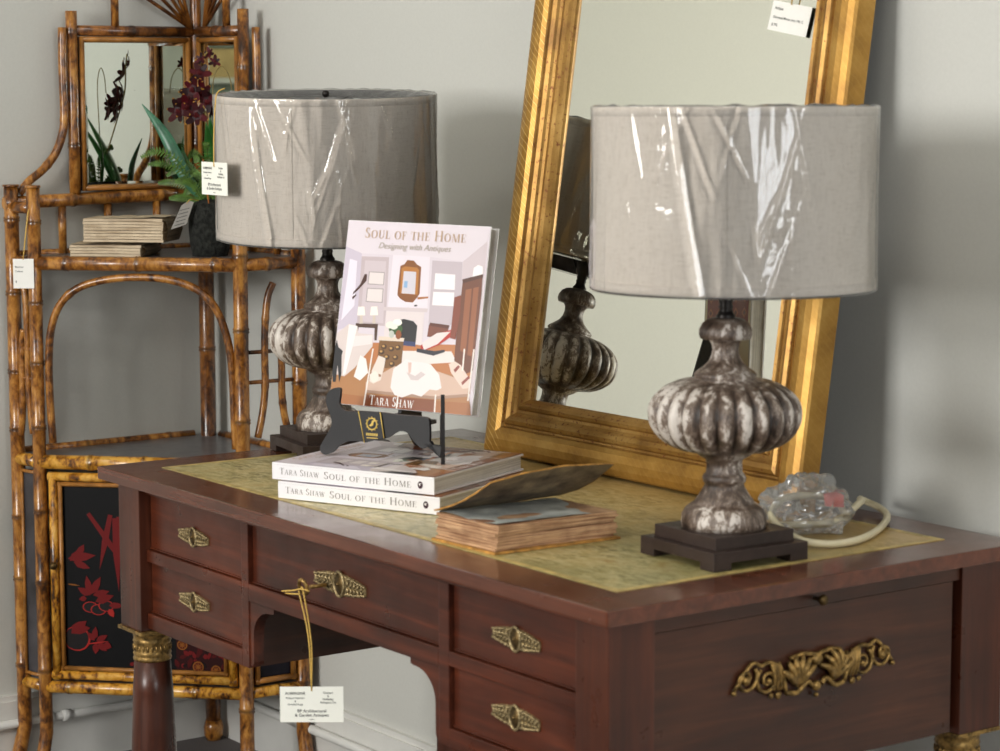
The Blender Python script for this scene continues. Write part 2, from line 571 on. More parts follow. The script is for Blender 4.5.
    def build(s, name, mat, parent=None, world=False, **props):
        """link as one mesh object; world=True: coordinates are world ones, made local to an unrotated parent"""
        if s.cl is None:
            bmesh.ops.recalc_face_normals(s.bm, faces=s.bm.faces)
        if world and parent is not None:
            off = Vector(parent.location)
            if parent.parent is not None:
                off = off + Vector(parent.parent.location)
            bmesh.ops.translate(s.bm, verts=s.bm.verts, vec=-off)
        me = bpy.data.meshes.new(name)
        s.bm.to_mesh(me)
        s.bm.free()
        me.materials.append(MATS[mat] if isinstance(mat, str) else mat)
        o = bpy.data.objects.new(name, me)
        COL.objects.link(o)
        if parent is not None:
            o.parent = parent
        for kk, vv in props.items():
            o[kk] = vv
        return o

def recentre(o, origin):
    """put the object's origin at a point without moving its mesh (top-level single-mesh things)"""
    off = Vector(origin)
    o.data.transform(Matrix.Translation(-off))
    o.location = off
    return o

def thing(name, label, cat, loc=(0, 0, 0), group=None, matrix=None):
    o = bpy.data.objects.new(name, None)
    o.empty_display_size = 0.05
    COL.objects.link(o)
    if matrix is not None:
        o.matrix_world = matrix
    else:
        o.location = loc
    o['label'] = label
    o['category'] = cat
    if group:
        o['group'] = group
    return o

def dup(root, label, matrix):
    r = root.copy(); COL.objects.link(r)
    r.matrix_world = matrix
    r['label'] = label
    for ch in list(root.children):
        c = ch.copy(); COL.objects.link(c); c.parent = r
        for g in ch.children:
            d = g.copy(); COL.objects.link(d); d.parent = c
    return r

def structure(o):
    o['kind'] = 'structure'
    return o

def spline(pts, n=8):
    """Catmull-Rom through the points"""
    P = [Vector(p) for p in pts]
    P = [P[0] * 2 - P[1]] + P + [P[-1] * 2 - P[-2]]
    out = []
    for i in range(1, len(P) - 2):
        p0, p1, p2, p3 = P[i - 1:i + 3]
        for k_ in range(n):
            t = k_ / n
            out.append(0.5 * ((2 * p1) + (p2 - p0) * t + (2 * p0 - 5 * p1 + 4 * p2 - p3) * t * t + (-p0 + 3 * p1 - 3 * p2 + p3) * t ** 3))
    out.append(P[-2])
    return out

# ------------------------------------------------------------------ lettering
def text_mesh(txt, size, o, ax, ay, align='LEFT', shear=0.0, bold=0.0, spacing=1.0):
    cu = bpy.data.curves.new('lettering', 'FONT')
    cu.body = txt
    cu.size = size
    cu.align_x = align
    cu.shear = shear
    cu.offset = bold
    cu.space_character = spacing
    cu.resolution_u = 3
    ob = bpy.data.objects.new('lettering', cu)
    COL.objects.link(ob)
    dg = bpy.context.evaluated_depsgraph_get()
    me = bpy.data.meshes.new_from_object(ob.evaluated_get(dg))
    bpy.data.objects.remove(ob)
    bpy.data.curves.remove(cu)
    o, ax, ay = Vector(o), Vector(ax).normalized(), Vector(ay).normalized()
    polys = [[o + ax * me.vertices[i].co.x + ay * me.vertices[i].co.y for i in p.vertices] for p in me.polygons]
    bpy.data.meshes.remove(me)
    return polys

def arc(cx, cy, rx, ry, a0, a1, t0, t1, n=10):
    """crescent stroke: thickness t0 (horizontal parts) to t1 (vertical parts)"""
    out, inn = [], []
    for i in range(n + 1):
        a = math.radians(a0 + (a1 - a0) * i / n)
        t = t0 + (t1 - t0) * abs(math.cos(a))
        out.append((cx + rx * math.cos(a), cy + ry * math.sin(a)))
        inn.append((cx + (rx - t) * math.cos(a), cy + (ry - t * 0.9) * math.sin(a)))
    return [[out[i], out[i + 1], inn[i + 1], inn[i]] for i in range(n)]

def R4(x0, y0, x1, y1):
    return [(x0, y0), (x1, y0), (x1, y1), (x0, y1)]
def L4(x0, y0, x1, y1, w):
    return [(x0, y0), (x0 + w, y0), (x1 + w, y1), (x1, y1)]
HV, HL = 0.13, 0.045           # heavy and light strokes of the serif capitals
def stem(x, w=HV, y0=0.0, y1=1.0):
    return [R4(x, y0, x + w, y1), R4(x - 0.06, y0, x + w + 0.06, y0 + 0.035), R4(x - 0.06, y1 - 0.035, x + w + 0.06, y1)]
GLY = {
    'S': (0.56, arc(0.27, 0.745, 0.22, 0.255, 40, 268, 0.05, 0.13) + arc(0.27, 0.255, 0.235, 0.255, -140, 92, 0.05, 0.13) + [R4(0.42, 0.72, 0.45, 0.97), R4(0.05, 0.03, 0.08, 0.28)]),
    'O': (0.84, arc(0.40, 0.5, 0.39, 0.51, 0, 360, 0.04, 0.14, 24)),
    'U': (0.80, [R4(0.10, 0.35, 0.10 + HV, 1), R4(0.62, 0.35, 0.62 + HL, 1), R4(0.03, 0.965, 0.31, 1), R4(0.54, 0.965, 0.75, 1)] + arc(0.384, 0.36, 0.284, 0.37, 180, 360, 0.06, 0.10, 12)),
    'L': (0.62, stem(0.10) + [R4(0.10, 0, 0.56, 0.04), [(0.53, 0), (0.58, 0), (0.60, 0.26), (0.57, 0.26)]]),
    'F': (0.58, stem(0.10) + [R4(0.10, 0.96, 0.54, 1), R4(0.2, 0.5, 0.42, 0.54), R4(0.52, 0.76, 0.55, 1), R4(0.41, 0.4, 0.44, 0.64)]),
    'T': (0.70, [R4(0.29, 0, 0.29 + HV, 1), R4(0.2, 0, 0.51, 0.035), R4(0.03, 0.96, 0.68, 1), R4(0.02, 0.74, 0.05, 1), R4(0.66, 0.74, 0.69, 1)]),
    'H': (0.88, stem(0.10) + stem(0.62) + [R4(0.2, 0.49, 0.66, 0.535)]),
    'E': (0.64, stem(0.10) + [R4(0.10, 0.96, 0.56, 1), R4(0.2, 0.49, 0.44, 0.53), R4(0.1, 0, 0.58, 0.04), R4(0.54, 0.76, 0.57, 1), R4(0.43, 0.39, 0.46, 0.63), R4(0.57, 0, 0.60, 0.26)]),
    'M': (1.02, [R4(0.13, 0, 0.13 + HL, 1), R4(0.06, 0, 0.25, 0.035), R4(0.05, 0.965, 0.2, 1), L4(0.46, 0, 0.13, 1, HV), L4(0.49, 0, 0.78, 1, HL)] + stem(0.78)),
    'A': (0.80, [L4(0.60, 0, 0.33, 1, HV), L4(0.10, 0, 0.36, 1, HL), R4(0.2, 0.33, 0.6, 0.37), R4(0.02, 0, 0.25, 0.035), R4(0.52, 0, 0.82, 0.035)]),
    'R': (0.76, stem(0.10) + arc(0.32, 0.75, 0.27, 0.25, -90, 90, 0.04, 0.12) + [R4(0.2, 0.955, 0.34, 1), R4(0.2, 0.5, 0.34, 0.54), L4(0.58, 0, 0.30, 0.52, HV), R4(0.58, 0, 0.80, 0.035)]),
    'W': (1.10, [L4(0.30, 0, 0.06, 1, HV), L4(0.33, 0, 0.58, 1, HL), L4(0.72, 0, 0.48, 1, HV), L4(0.75, 0, 1.0, 1, HL), R4(0, 0.965, 0.26, 1), R4(0.9, 0.965, 1.12, 1)]),
    'B': (0.70, stem(0.10) + arc(0.32, 0.76, 0.24, 0.24, -90, 90, 0.04, 0.12) + arc(0.32, 0.27, 0.30, 0.27, -90, 90, 0.04, 0.13) + [R4(0.2, 0.96, 0.34, 1), R4(0.2, 0.5, 0.34, 0.54), R4(0.2, 0, 0.34, 0.04)]),
    'G': (0.82, arc(0.42, 0.5, 0.39, 0.51, 40, 330, 0.05, 0.13, 18) + [R4(0.64, 0.05, 0.76, 0.42), R4(0.54, 0.40, 0.84, 0.435)]),
    'I': (0.34, stem(0.10)),
    'N': (0.84, [R4(0.12, 0, 0.12 + HL, 1), R4(0.66, 0, 0.66 + HL, 1), L4(0.60, 0, 0.12, 1, HV), R4(0.05, 0, 0.24, 0.035), R4(0.57, 0.965, 0.78, 1), R4(0.03, 0.965, 0.2, 1)]),
}
def serif_text(txt, width, o, ax, ay, height=None, small=0.78):
    """small capitals: upper-case letters full height, lower-case drawn as smaller capitals; fitted to width"""
    x, polys = 0.0, []
    for ch in txt:
        if ch == ' ':
            x += 0.36
            continue
        if ch == '~':
            x += 1.0
            continue
        sc_ = 1.0 if ch.isupper() else small
        w, g = GLY[ch.upper()]
        for p in g:
            polys.append([(x + a * sc_, b * sc_) for a, b in p])
        x += w * sc_ + 0.05
    kx = width / x
    ky = height if height else kx
    o, ax, ay = Vector(o), Vector(ax).normalized(), Vector(ay).normalized()
    return [[o + ax * (a * kx) + ay * (b * ky) for a, b in p] for p in polys]

def letters(polys, name, mat, parent, **props):
    mb = MB()
    for p in polys:
        try:
            mb.bm.faces.new([mb.bm.verts.new(q) for q in p])
        except ValueError:
            pass
    return mb.build(name, mat, parent, **props)

# ------------------------------------------------------------------ the room
WX, WY = -2.385, 0.79          # left wall and back wall planes
RX, FY = 4.2, -4.6
def slab(name, lo, hi, mat):
    return structure(MB().box(lo, hi).build(name, mat))
slab('floor', (WX - 0.1, FY - 0.1, -0.06), (RX + 0.1, WY + 0.1, 0.0), 'carpet')
slab('ceiling', (WX - 0.1, FY - 0.1, CEIL), (RX + 0.1, WY + 0.1, CEIL + 0.06), 'ceiling_paint')
slab('wall_back', (WX - 0.1, WY, 0), (RX + 0.1, WY + 0.1, CEIL), 'plaster_wall')
slab('wall_left', (WX - 0.1, FY - 0.1, 0), (WX, WY, CEIL), 'plaster_wall')
def holed(name, axis, plane, thick, a0, a1, h0, h1, lo, hi):
    mb = MB()
    def bx(p, q, z0, z1):
        if axis == 'y':
            mb.box((p, min(plane, plane + thick), z0), (q, max(plane, plane + thick), z1))
        else:
            mb.box((min(plane, plane + thick), p, z0), (max(plane, plane + thick), q, z1))
    bx(lo, a0, 0, CEIL); bx(a1, hi, 0, CEIL); bx(a0, a1, 0, h0); bx(a0, a1, h1, CEIL)
    return structure(mb.build(name, 'plaster_wall'))
holed('wall_front', 'y', FY, -0.1, -1.10, 0.50, 1.25, 2.65, WX, RX)
holed('wall_right', 'x', RX, 0.1, -1.6, 0.2, 0.95, 2.45, FY, WY)  # opening for the added side window
def window(n, axis, plane, a0, a1, h0, h1):
    mb, g = MB(), MB()
    w = 0.05
    d0, d1 = (plane - 0.06, plane - 0.01) if axis == 'y' else (plane + 0.01, plane + 0.06)
    def bx(m_, p, q, z0, z1, e=0.0):
        if axis == 'y':
            m_.box((p, d0 + e, z0), (q, d1 - e, z1))
        else:
            m_.box((d0 + e, p, z0), (d1 - e, q, z1))
    c = (a0 + a1) / 2
    for p, q, z0, z1 in ((a0, a0 + w, h0, h1), (a1 - w, a1, h0, h1), (c - w / 2, c + w / 2, h0 + w, h1 - w), (a0 + w, a1 - w, h0, h0 + w), (a0 + w, a1 - w, h1 - w, h1)):
        bx(mb, p, q, z0, z1)
    o = structure(mb.build('window_%d' % n, 'window_white'))
    if axis == 'y':
        g.poly([(a0 + w, plane - 0.035, h0 + w), (a1 - w, plane - 0.035, h0 + w), (a1 - w, plane - 0.035, h1 - w), (a0 + w, plane - 0.035, h1 - w)])
    else:
        g.poly([(plane + 0.035, a0 + w, h0 + w), (plane + 0.035, a1 - w, h0 + w), (plane + 0.035, a1 - w, h1 - w), (plane + 0.035, a0 + w, h1 - w)])
    g.build('pane', 'window_glass', o)
window(1, 'y', FY, -1.10, 0.50, 1.25, 2.65)
window(2, 'x', RX, -1.6, 0.2, 0.95, 2.45)  # unseen side window, added to carry the fill light
# skirting boards
structure(MB().box((WX + 0.016, WY - 0.016, 0), (RX, WY, 0.15)).box((WX + 0.016, WY - 0.011, 0.15), (RX, WY, 0.162)).build('baseboard_back', 'white_paint'))
structure(MB().box((WX, FY, 0), (WX + 0.016, WY, 0.15)).box((WX, FY, 0.15), (WX + 0.011, WY, 0.162)).build('baseboard_left', 'white_paint'))
# white pipe that runs round the corner just above the carpet
pp = thing('pipe', 'white painted pipe running along the skirting board behind the bamboo cabinet', 'pipe', (WX + 0.05, 0, 0.105))
MB().tube([(WX + 0.027, -1.2, 0.105), (WX + 0.027, 0.72, 0.105), (WX + 0.030, 0.745, 0.105), (WX + 0.045, 0.760, 0.105), (WX + 0.07, 0.763, 0.105), (-1.3, 0.763, 0.105)], 0.0095, 10).build('tube', 'white_paint', pp, True)
for yy in (0.36, 0.40):
    MB().tube([(WX + 0.027, yy - 0.010, 0.105), (WX + 0.027, yy + 0.010, 0.105)], 0.0125, 12).build('coupling', 'white_paint', pp, True)
for (lx, ly) in FILL_PANELS:
    cl_ = thing('ceiling_fill_panel', 'square white fill light panel added on the unseen ceiling', 'light', (lx, ly, CEIL), group='added ceiling fill panels')
    MB().box((-0.32, -0.32, -0.05), (-0.29, 0.32, 0)).box((0.29, -0.32, -0.05), (0.32, 0.32, 0)).box((-0.29, -0.32, -0.05), (0.29, -0.29, 0)).box((-0.29, 0.29, -0.05), (0.29, 0.32, 0)).build('frame', 'white_paint', cl_)
    MB().box((-0.29, -0.29, -0.04), (0.29, 0.29, -0.03)).build('diffuser', 'fill_glow', cl_)

# ------------------------------------------------------------------ the writing desk
desk = thing('writing_desk', 'dark mahogany pedestal writing desk with gilt leather top and brass mounts', 'desk', (-0.68, 0.37, 0))
W, D = 1.366, 0.74
S = 0.026                      # set-back of the carcass under the top
Zt = T - 0.021                 # underside of the top
Zb = T - 0.257                 # underside of the pedestals
mb = MB()
mb.box((-W, 0, Zt), (0, D, T), bevel=0.003)
top = mb.build('top', 'mahogany_top', desk, True)
inset = 0.079
g = MB().box((-W + inset, inset, T - 0.001), (-inset, D - inset, T + 0.0006))
g.build('leather_inlay', 'leather', top, False).location = Vector((0.68, -0.37, 0))
g = MB()
b = 0.011
for lo, hi in (((-W + inset, inset), (-inset, inset + b)), ((-W + inset, D - inset - b), (-inset, D - inset)), ((-W + inset, inset + b), (-W + inset + b, D - inset - b)), ((-inset - b, inset + b), (-inset, D - inset - b))):
    g.box((lo[0], lo[1], T + 0.0004), (hi[0], hi[1], T + 0.0010))
g.build('tooled_border', 'leather_border', top).location = Vector((0.68, -0.37, 0))

# carcass: stiles and rails of the front, inner sides, back
yf = S
cs = MB()
zd1, zd2 = T - 0.125, T - 0.145      # rail between the upper and lower drawers
xl0, xl1, xc0, xc1, xr0, xr1 = -1.245, -0.933, -0.912, -0.398, -0.374, -0.088
th = 0.02
for x0, x1, z0, z1 in ((xl0, -0.088, Zt - 0.012, Zt), (xl1, xc0, Zb, Zt - 0.012), (xc1, xr0, Zb, Zt - 0.012),
                       (xl0, xl1, zd2, zd1), (xr0, xr1, zd2, zd1), (xl0, xl1, Zb, Zb + 0.026), (xr0, xr1, Zb, Zb + 0.026), (xc0, xc1, T - 0.152, zd1)):
    cs.box((x0, yf, z0), (x1, yf + th, z1), 0.0015)
cs.build('front_frame', 'mahogany', desk, True)
ps = MB()
for x0 in (xl1 + 0.002, xc1 + 0.002):
    ps.box((x0, yf + th, Zb), (x0 + 0.018, D - 0.03, Zt))
ps.box((-W + S + 0.02, yf + th, Zb), (-W + S + 0.038, D - 0.03, Zt))
ps.box((-W + S + 0.02, D - 0.045, Zb), (xl1, D - 0.03, Zt)).box((xr0, D - 0.045, Zb), (-S - 0.02, D - 0.03, Zt))
ps.box((-W + S + 0.038, yf + th, Zb), (xl1, D - 0.045, Zb + 0.01)).box((xr0, yf + th, Zb), (-S - 0.02, D - 0.045, Zb + 0.01))
ps.box((xc0, yf + th, T - 0.152), (xc1, D - 0.03, T - 0.142))
ps.build('pedestal_box', 'mahogany_side', desk, True)
# right-hand end: frame, sunk panel, slide above it
e = MB()
e.box((-S - 0.02, 0.094, Zb), (-S - 0.003, 0.625, Zt - 0.025))
e.build('side_panel', 'mahogany_side', desk, True)
e = MB()
e.box((-S - 0.02, 0.0935, Zt - 0.024), (-S - 0.001, 0.6365, Zt - 0.0005), 0.001)
sl = e.build('writing_slide', 'mahogany_side', desk, True)
kn = MB()
kn.lathe([(0, 0), (0.003, 0), (0.003, 0.008), (0.006, 0.012), (0.0075, 0.016), (0.006, 0.020), (0, 0.021)], 14)
ko = kn.build('slide_knob', 'brass_dark', sl)
ko.matrix_local = Matrix.Translation(Vector((-S + 0.002 + 0.68, 0.363 - 0.37, T - 0.034))) @ Matrix.Rotation(PI / 2, 4, 'Y')

def corbel(x0, dirx):
    """curved bracket in the kneehole corner"""
    h, w = 0.10, 0.072
    pts = [(0, 0), (0, -h), (0.008, -h), (0.011, -h + 0.006), (0.011, -0.052)]
    for i in range(1, 9):
        a = PI - (PI / 2) * i / 8
        pts.append((0.011 + 0.048 + 0.048 * math.cos(a), -0.052 + 0.042 * math.sin(a)))
    pts += [(0.064, -0.010), (w, -0.008), (w, 0)]
    MB().prism(pts if dirx > 0 else pts[::-1], (x0, yf + 0.002 if dirx > 0 else yf + 0.002, T - 0.152), (dirx, 0, 0), (0, 0, 1), -0.018 if dirx > 0 else 0.018).build('corbel', 'mahogany', desk, True)
corbel(xc0, 1)
corbel(xc1, -1)

def escutcheon(parent, x, z, L, H, key=False):
    """cast brass pull: pointed plate with ribbed leaves round a ring"""
    y = yf + 0.0085
    mb_ = MB()
    n = 30
    hw = lambda t: H / 2 * (0.40 + 0.52 * max(0.0, 1 - abs(t) ** 2.0)) * (0.94 + 0.06 * math.cos(t * 46))
    pl = [((-1 + 2 * i / n) * L / 2, hw(-1 + 2 * i / n)) for i in range(n + 1)]
    pl += [((1 - 2 * i / n) * L / 2, -hw(1 - 2 * i / n)) for i in range(n + 1)]
    mb_.prism(pl, (0, 0, 0), (1, 0, 0), (0, 0, 1), 0.0022)
    for sx in (-1, 1):
        for i in range(10):
            u = 0.26 + 0.70 * i / 9
            for sz in (-1, 1):
                mb_.ball((sx * u * L / 2, -0.003, sz * hw(u) * 0.80), H * 0.075, 1, (1.0, 1, 1.0))
        for i in range(5):
            u = 0.30 + 0.54 * i / 4
            for sz in (-1, 1):
                mb_.tube([(sx * (u - 0.03) * L / 2, -0.0026, 0), (sx * (u + 0.07) * L / 2, -0.0045, sz * hw(u) * 0.36), (sx * (u + 0.02) * L / 2, -0.0026, sz * hw(u) * 0.62)], [H * 0.03, H * 0.055, H * 0.02], 6)
    mb_.torus((0, -0.0032, 0), (1, 0, 0), (0, 0, 1), H * 0.36, H * 0.065, 24, 8, H * 0.50)
    o = mb_.build('handle', 'brass', parent)
    o.location = Vector((x, y, z)) - Vector(parent.location) - Vector(desk.location)
    c = MB().ball((0, -0.0022, 0), H * 0.34, 2, (0.95, 0.30, 1.35)).ball((0, -0.005, 0), H * 0.10, 1).build('keyhole_boss', 'brass_dark', parent)
    c.location = o.location
    return o
drawers = []
for x0, x1, z0, z1, hx, hz, L, H in ((xl0, xl1, zd1, Zt - 0.012, -1.096, T - 0.082, 0.096, 0.030), (xl0, xl1, Zb + 0.026, zd2, -1.097, T - 0.187, 0.096, 0.030),
                               (xc0, xc1, zd1, Zt - 0.012, -0.659, T - 0.083, 0.138, 0.036),
                               (xr0, xr1, zd1, Zt - 0.012, -0.23, T - 0.082, 0.104, 0.032), (xr0, xr1, Zb + 0.026, zd2, -0.231, T - 0.186, 0.104, 0.032)):
    mb = MB()
    g_ = 0.0012
    mb.box((x0 + g_, yf + 0.0085, z0 + g_), (x1 - g_, yf + 0.019, z1 - g_))
    mb.box((x0 + g_, yf + 0.0060, z0 + g_), (x1 - g_, yf + 0.0100, z0 + 0.0035), 0.0008)
    d_ = mb.build('drawer', 'mahogany', desk, True)
    drawers.append(d_)
    escutcheon(d_, hx, hz, L, H)

# corner posts and the column legs under them
def leg(x0, x1, y0, y1):
    cx, cy = (x0 + x1) / 2, (y0 + y1) / 2
    MB().box((x0, y0, T - 0.262), (x1, y1, Zt), 0.0015).build('corner_post', 'mahogany_post', desk, True)
    z0 = T - 0.262
    col = MB()
    col.lathe([(0, 0.055), (0.041, 0.055), (0.0405, 0.12), (0.039, 0.30), (0.0335, 0.44), (0.0300, z0 - 0.05), (0, z0 - 0.05)], 32, (cx, cy, 0))
    lo = col.build('leg', 'mahogany_post', desk, True)
    cp = MB()
    h = 0.042
    cp.box((cx - h, cy - h, z0 - 0.006), (cx + h, cy + h, z0), 0.0015)
    cp.lathe([(0.028, z0 - 0.056), (0.0312, z0 - 0.056), (0.0322, z0 - 0.053), (0.0308, z0 - 0.050), (0.0308, z0 - 0.046), (0.0318, z0 - 0.0445), (0.0308, z0 - 0.042), (0.0308, z0 - 0.026), (0.0322, z0 - 0.0235), (0.0306, z0 - 0.021), (0.032, z0 - 0.012), (0.038, z0 - 0.006), (0.03, z0 - 0.005)], 32, (cx, cy, 0))
    for i in range(26):
        a = 2 * PI * i / 26
        cp.ball((cx + 0.0305 * math.cos(a), cy + 0.0305 * math.sin(a), z0 - 0.034), 0.0034, 1, (0.7, 0.7, 2.0))
    cp.build('capital', 'brass_gold', lo, False).location = -Vector(desk.location)
    bs = MB().lathe([(0, 0), (0.05, 0), (0.05, 0.012), (0.044, 0.018), (0.047, 0.030), (0.042, 0.04), (0.044, 0.055), (0, 0.055)], 32, (cx, cy, 0))
    bs.build('base_ring', 'brass_gold', lo, False).location = -Vector(desk.location)
leg(-1.318, -1.246, 0.014, 0.090)
leg(-0.088, -0.022, 0.020, 0.093)
leg(-0.105, -0.022, 0.637, 0.718)
leg(-1.333, -1.25, 0.637, 0.718)
MB().box((-W + S, 0.095, Zb), (-W + S + 0.018, 0.637, Zt)).build('side_panel', 'mahogany_side', desk, True)

# pierced gilt mount on the right-hand end
def spiral(mb_, cy, cz, r0, a0, turns, sgn, rad=0.003, end=0.12):
    pts, rr = [], []
    n = int(18 * turns)
    for i in range(n + 1):
        t = i / n
        a = a0 + sgn * 2 * PI * turns * t
        r = r0 * (1 - (1 - end) * t)
        pts.append((0.004 + 0.002 * t, cy + r * math.cos(a), cz + r * math.sin(a)))
        rr.append(rad * (1 - 0.3 * t))
    mb_.tube(pts, rr, 7)
    mb_.ball(pts[-1], rad * 1.7, 1)
om = MB()
for s in (-1, 1):
    spiral(om, s * 0.121, 0.006, 0.020, PI / 2 + s * 0.9, 1.35, s, 0.0028)
    spiral(om, s * 0.085, -0.001, 0.019, PI / 2 - s * 0.6, 1.6, -s, 0.003)
    om.tube(spline([(0.004, s * 0.140, -0.006), (0.004, s * 0.112, 0.024), (0.005, s * 0.096, 0.020), (0.005, s * 0.08, 0.022), (0.005, s * 0.060, 0.010), (0.005, s * 0.052, -0.022)], 5), 0.0028, 7)
    om.ball((0.004, s * 0.141, -0.010), 0.0042, 1)
    om.ball((0.005, s * 0.121, 0.004), 0.0075, 1, (0.6, 1, 1))
    # acanthus blades
    for i in range(6):
        a = PI / 2 + s * (-0.95 + 0.38 * i)
        c0 = Vector((0.004, s * 0.032, -0.016))
        tip = c0 + Vector((0.004, math.cos(a) * 0.036, math.sin(a) * 0.042))
        mid = c0.lerp(tip, 0.55) + Vector((0.006, s * 0.004, 0.004))
        om.tube(spline([c0, mid, tip], 4), [0.002 + 0.0032 * math.sin(PI * min(1, (j + 0.6) / 9)) for j in range(9)], 6)
    for i in range(4):
        om.tube(spline([(0.004, s * (0.055 + 0.006 * i), -0.016), (0.008, s * (0.060 + 0.005 * i), 0.004), (0.005, s * (0.066 + 0.004 * i), 0.020)], 4), 0.0026, 6)
    om.tube(spline([(0.004, s * 0.052, -0.022), (0.006, s * 0.034, -0.024), (0.007, s * 0.018, -0.012), (0.007, s * 0.008, -0.018)], 5), 0.0036, 7)
    om.ball((0.005, s * 0.066, -0.023), 0.006, 1, (0.6, 1, 1))
    om.ball((0.005, s * 0.078, -0.022), 0.0045, 1, (0.6, 1, 1))
om.ball((0.006, 0, 0.016), 0.009, 2, (0.8, 1.2, 1))
om.ball((0.006, 0, -0.020), 0.0075, 2, (0.8, 1, 1))
om.ball((0.006, 0, -0.032), 0.004, 1)
om.tube(spline([(0.004, -0.045, 0.022), (0.007, -0.022, 0.026), (0.007, 0, 0.022), (0.007, 0.022, 0.026), (0.004, 0.045, 0.022)], 5), 0.003, 7)
o = om.build('scroll_mount', 'brass_gold', desk)
o.location = Vector((-S - 0.003, 0.367, T - 0.131)) - Vector(desk.location)
# key in the long drawer
ky = MB()
kx, kz = -0.690, T - 0.088
ky.torus((kx, -0.010, kz + 0.001), (1, 0, 0.2), (0.1, -0.4, 1), 0.010, 0.0028, 16, 8, 0.012)
ky.tube([(kx + 0.004, yf, kz), (kx + 0.002, 0.0, kz)], 0.003, 8)
k_ = ky.build('key', 'brass_gold', drawers[2], False)
k_.location = -Vector(desk.location) - Vector(drawers[2].location)

# ------------------------------------------------------------------ price tags
def price_tag(label, loc, ax, w, h, rows, strings, mat='card', thick=0.0008, tilt=None):
    """card hanging face forward (ax: left-to-right on the card); rows of print; strings as point lists relative to the card centre"""
    t = thing('price_tag', label, 'tag', loc)
    ax = Vector(ax).normalized()
    ay = tilt.normalized() if tilt else Vector((0, 0, 1))
    nz = ax.cross(ay).normalized()
    MB().prism([(-w / 2, -h / 2), (w / 2, -h / 2), (w / 2, h / 2), (-w / 2, h / 2)], -nz * thick, ax, ay, thick).build('card', mat, t)
    pol = []
    for (txt, size, a, b_, al) in rows:
        pol += text_mesh(txt, size, ax * a * w + ay * b_ * h + nz * 0.0003, ax, ay, al, bold=size * 0.012)
    if pol:
        letters(pol, 'print', 'ink', t)
    if strings:
        sm = MB()
        for pts in strings:
            sm.tube(spline(pts, 4), 0.0011, 6)
        sm.build('string', 'string', t)
    return t
SHOP = [('AUBERGINE', 0.105, -0.26, 0.28, 'CENTER'), ('Antique Interiors', 0.075, -0.26, 0.16, 'CENTER'), ('&', 0.075, -0.26, 0.07, 'CENTER'), ('Oriental Rugs', 0.075, -0.26, -0.02, 'CENTER'),
        ('Graham', 0.085, 0.26, 0.30, 'CENTER'), ('&', 0.085, 0.26, 0.21, 'CENTER'), ('Holladay', 0.085, 0.26, 0.12, 'CENTER'), ('Antiques, Inc', 0.085, 0.26, 0.03, 'CENTER'),
        ('BP Architectural', 0.12, 0.0, -0.22, 'CENTER'), ('& Garden Antiques', 0.12, 0.0, -0.34, 'CENTER'), ('www.', 0.06, 0.0, -0.44, 'CENTER')]
def shop_rows(h):
    return [(t, s * h, a, b_, al) for t, s, a, b_, al in SHOP]
camx = Vector((0.585, 0.811, 0))
price_tag('cream printed shop tag hanging on gold string from the desk drawer key', (-0.680, -0.004, T - 0.259), camx, 0.0915, 0.0525, shop_rows(0.0525),
          [[(0, 0, 0.020), (0.001, 0.0, 0.09), (-0.006, -0.008, 0.165), (-0.010, -0.010, 0.172)], [(0, 0, 0.020), (-0.002, -0.003, 0.10), (-0.016, -0.010, 0.166)],
           [(-0.040, -0.024, 0.163), (-0.022, -0.016, 0.166), (-0.008, -0.012, 0.170), (0.004, -0.004, 0.168)], [(-0.036, -0.020, 0.160), (-0.02, -0.02, 0.162), (-0.006, -0.014, 0.163)]])

# ------------------------------------------------------------------ gilt mirror leaning on the back wall
LEAN = math.radians(8.2)
mir = thing('wall_mirror', 'large gilt framed mirror leaning against the wall at the back of the desk', 'mirror', (-1.10, 0.602, T + 0.0056))
mw, mh, fwid = 0.785, 1.07, 0.098
mex = Vector((1, 0, 0)); mez = Vector((0, math.sin(LEAN), math.cos(LEAN))); mn = Vector((0, -math.cos(LEAN), math.sin(LEAN)))
prof_outer = [(0.0, -0.034), (0.0, 0.0), (0.003, 0.004), (0.012, 0.0085), (0.024, 0.0105), (0.036, 0.009), (0.044, 0.004)]
prof_inner = [(0.044, 0.004), (0.047, -0.001), (0.050, -0.001), (0.053, 0.004), (0.059, 0.0065), (0.066, 0.003), (0.069, -0.001), (0.073, -0.004), (0.078, -0.004), (0.081, 0.0), (0.086, 0.0015), (0.091, -0.003), (0.095, -0.008), (fwid, -0.013), (fwid, -0.022)]
def frame_sweep(prof, name, mat):
    mb_ = MB()
    rings = []
    for (u, h) in prof:
        rings.append([mb_.bm.verts.new(mex * a + mez * b_ + mn * h) for a, b_ in ((u, u), (mw - u, u), (mw - u, mh - u), (u, mh - u))])
    for A, B in zip(rings, rings[1:]):
        for j in range(4):
            mb_.bm.faces.new((A[j], A[(j + 1) % 4], B[(j + 1) % 4], B[j]))
    return mb_.build(name, mat, mir)
frame_sweep(prof_outer, 'frame', 'gilt_tooled')
frame_sweep(prof_inner, 'inner_moulding', 'gilt')
def quad(name, mat, parent, o_, ax, ay, w, h):
    o_ = Vector(o_)
    return MB().poly([o_, o_ + ax * w, o_ + ax * w + ay * h, o_ + ay * h]).build(name, mat, parent)
quad('glass', 'mirror_glass', mir, mex * (fwid - 0.004) + mez * (fwid - 0.004) - mn * 0.016, mex, mez, mw - 2 * fwid + 0.008, mh - 2 * fwid + 0.008)
MB().prism([(0.004, 0.004), (mw - 0.004, 0.004), (mw - 0.004, mh - 0.004), (0.004, mh - 0.004)], -mn * 0.0335, mex, mez, 0.01).build('back_board', 'black_wood', mir)
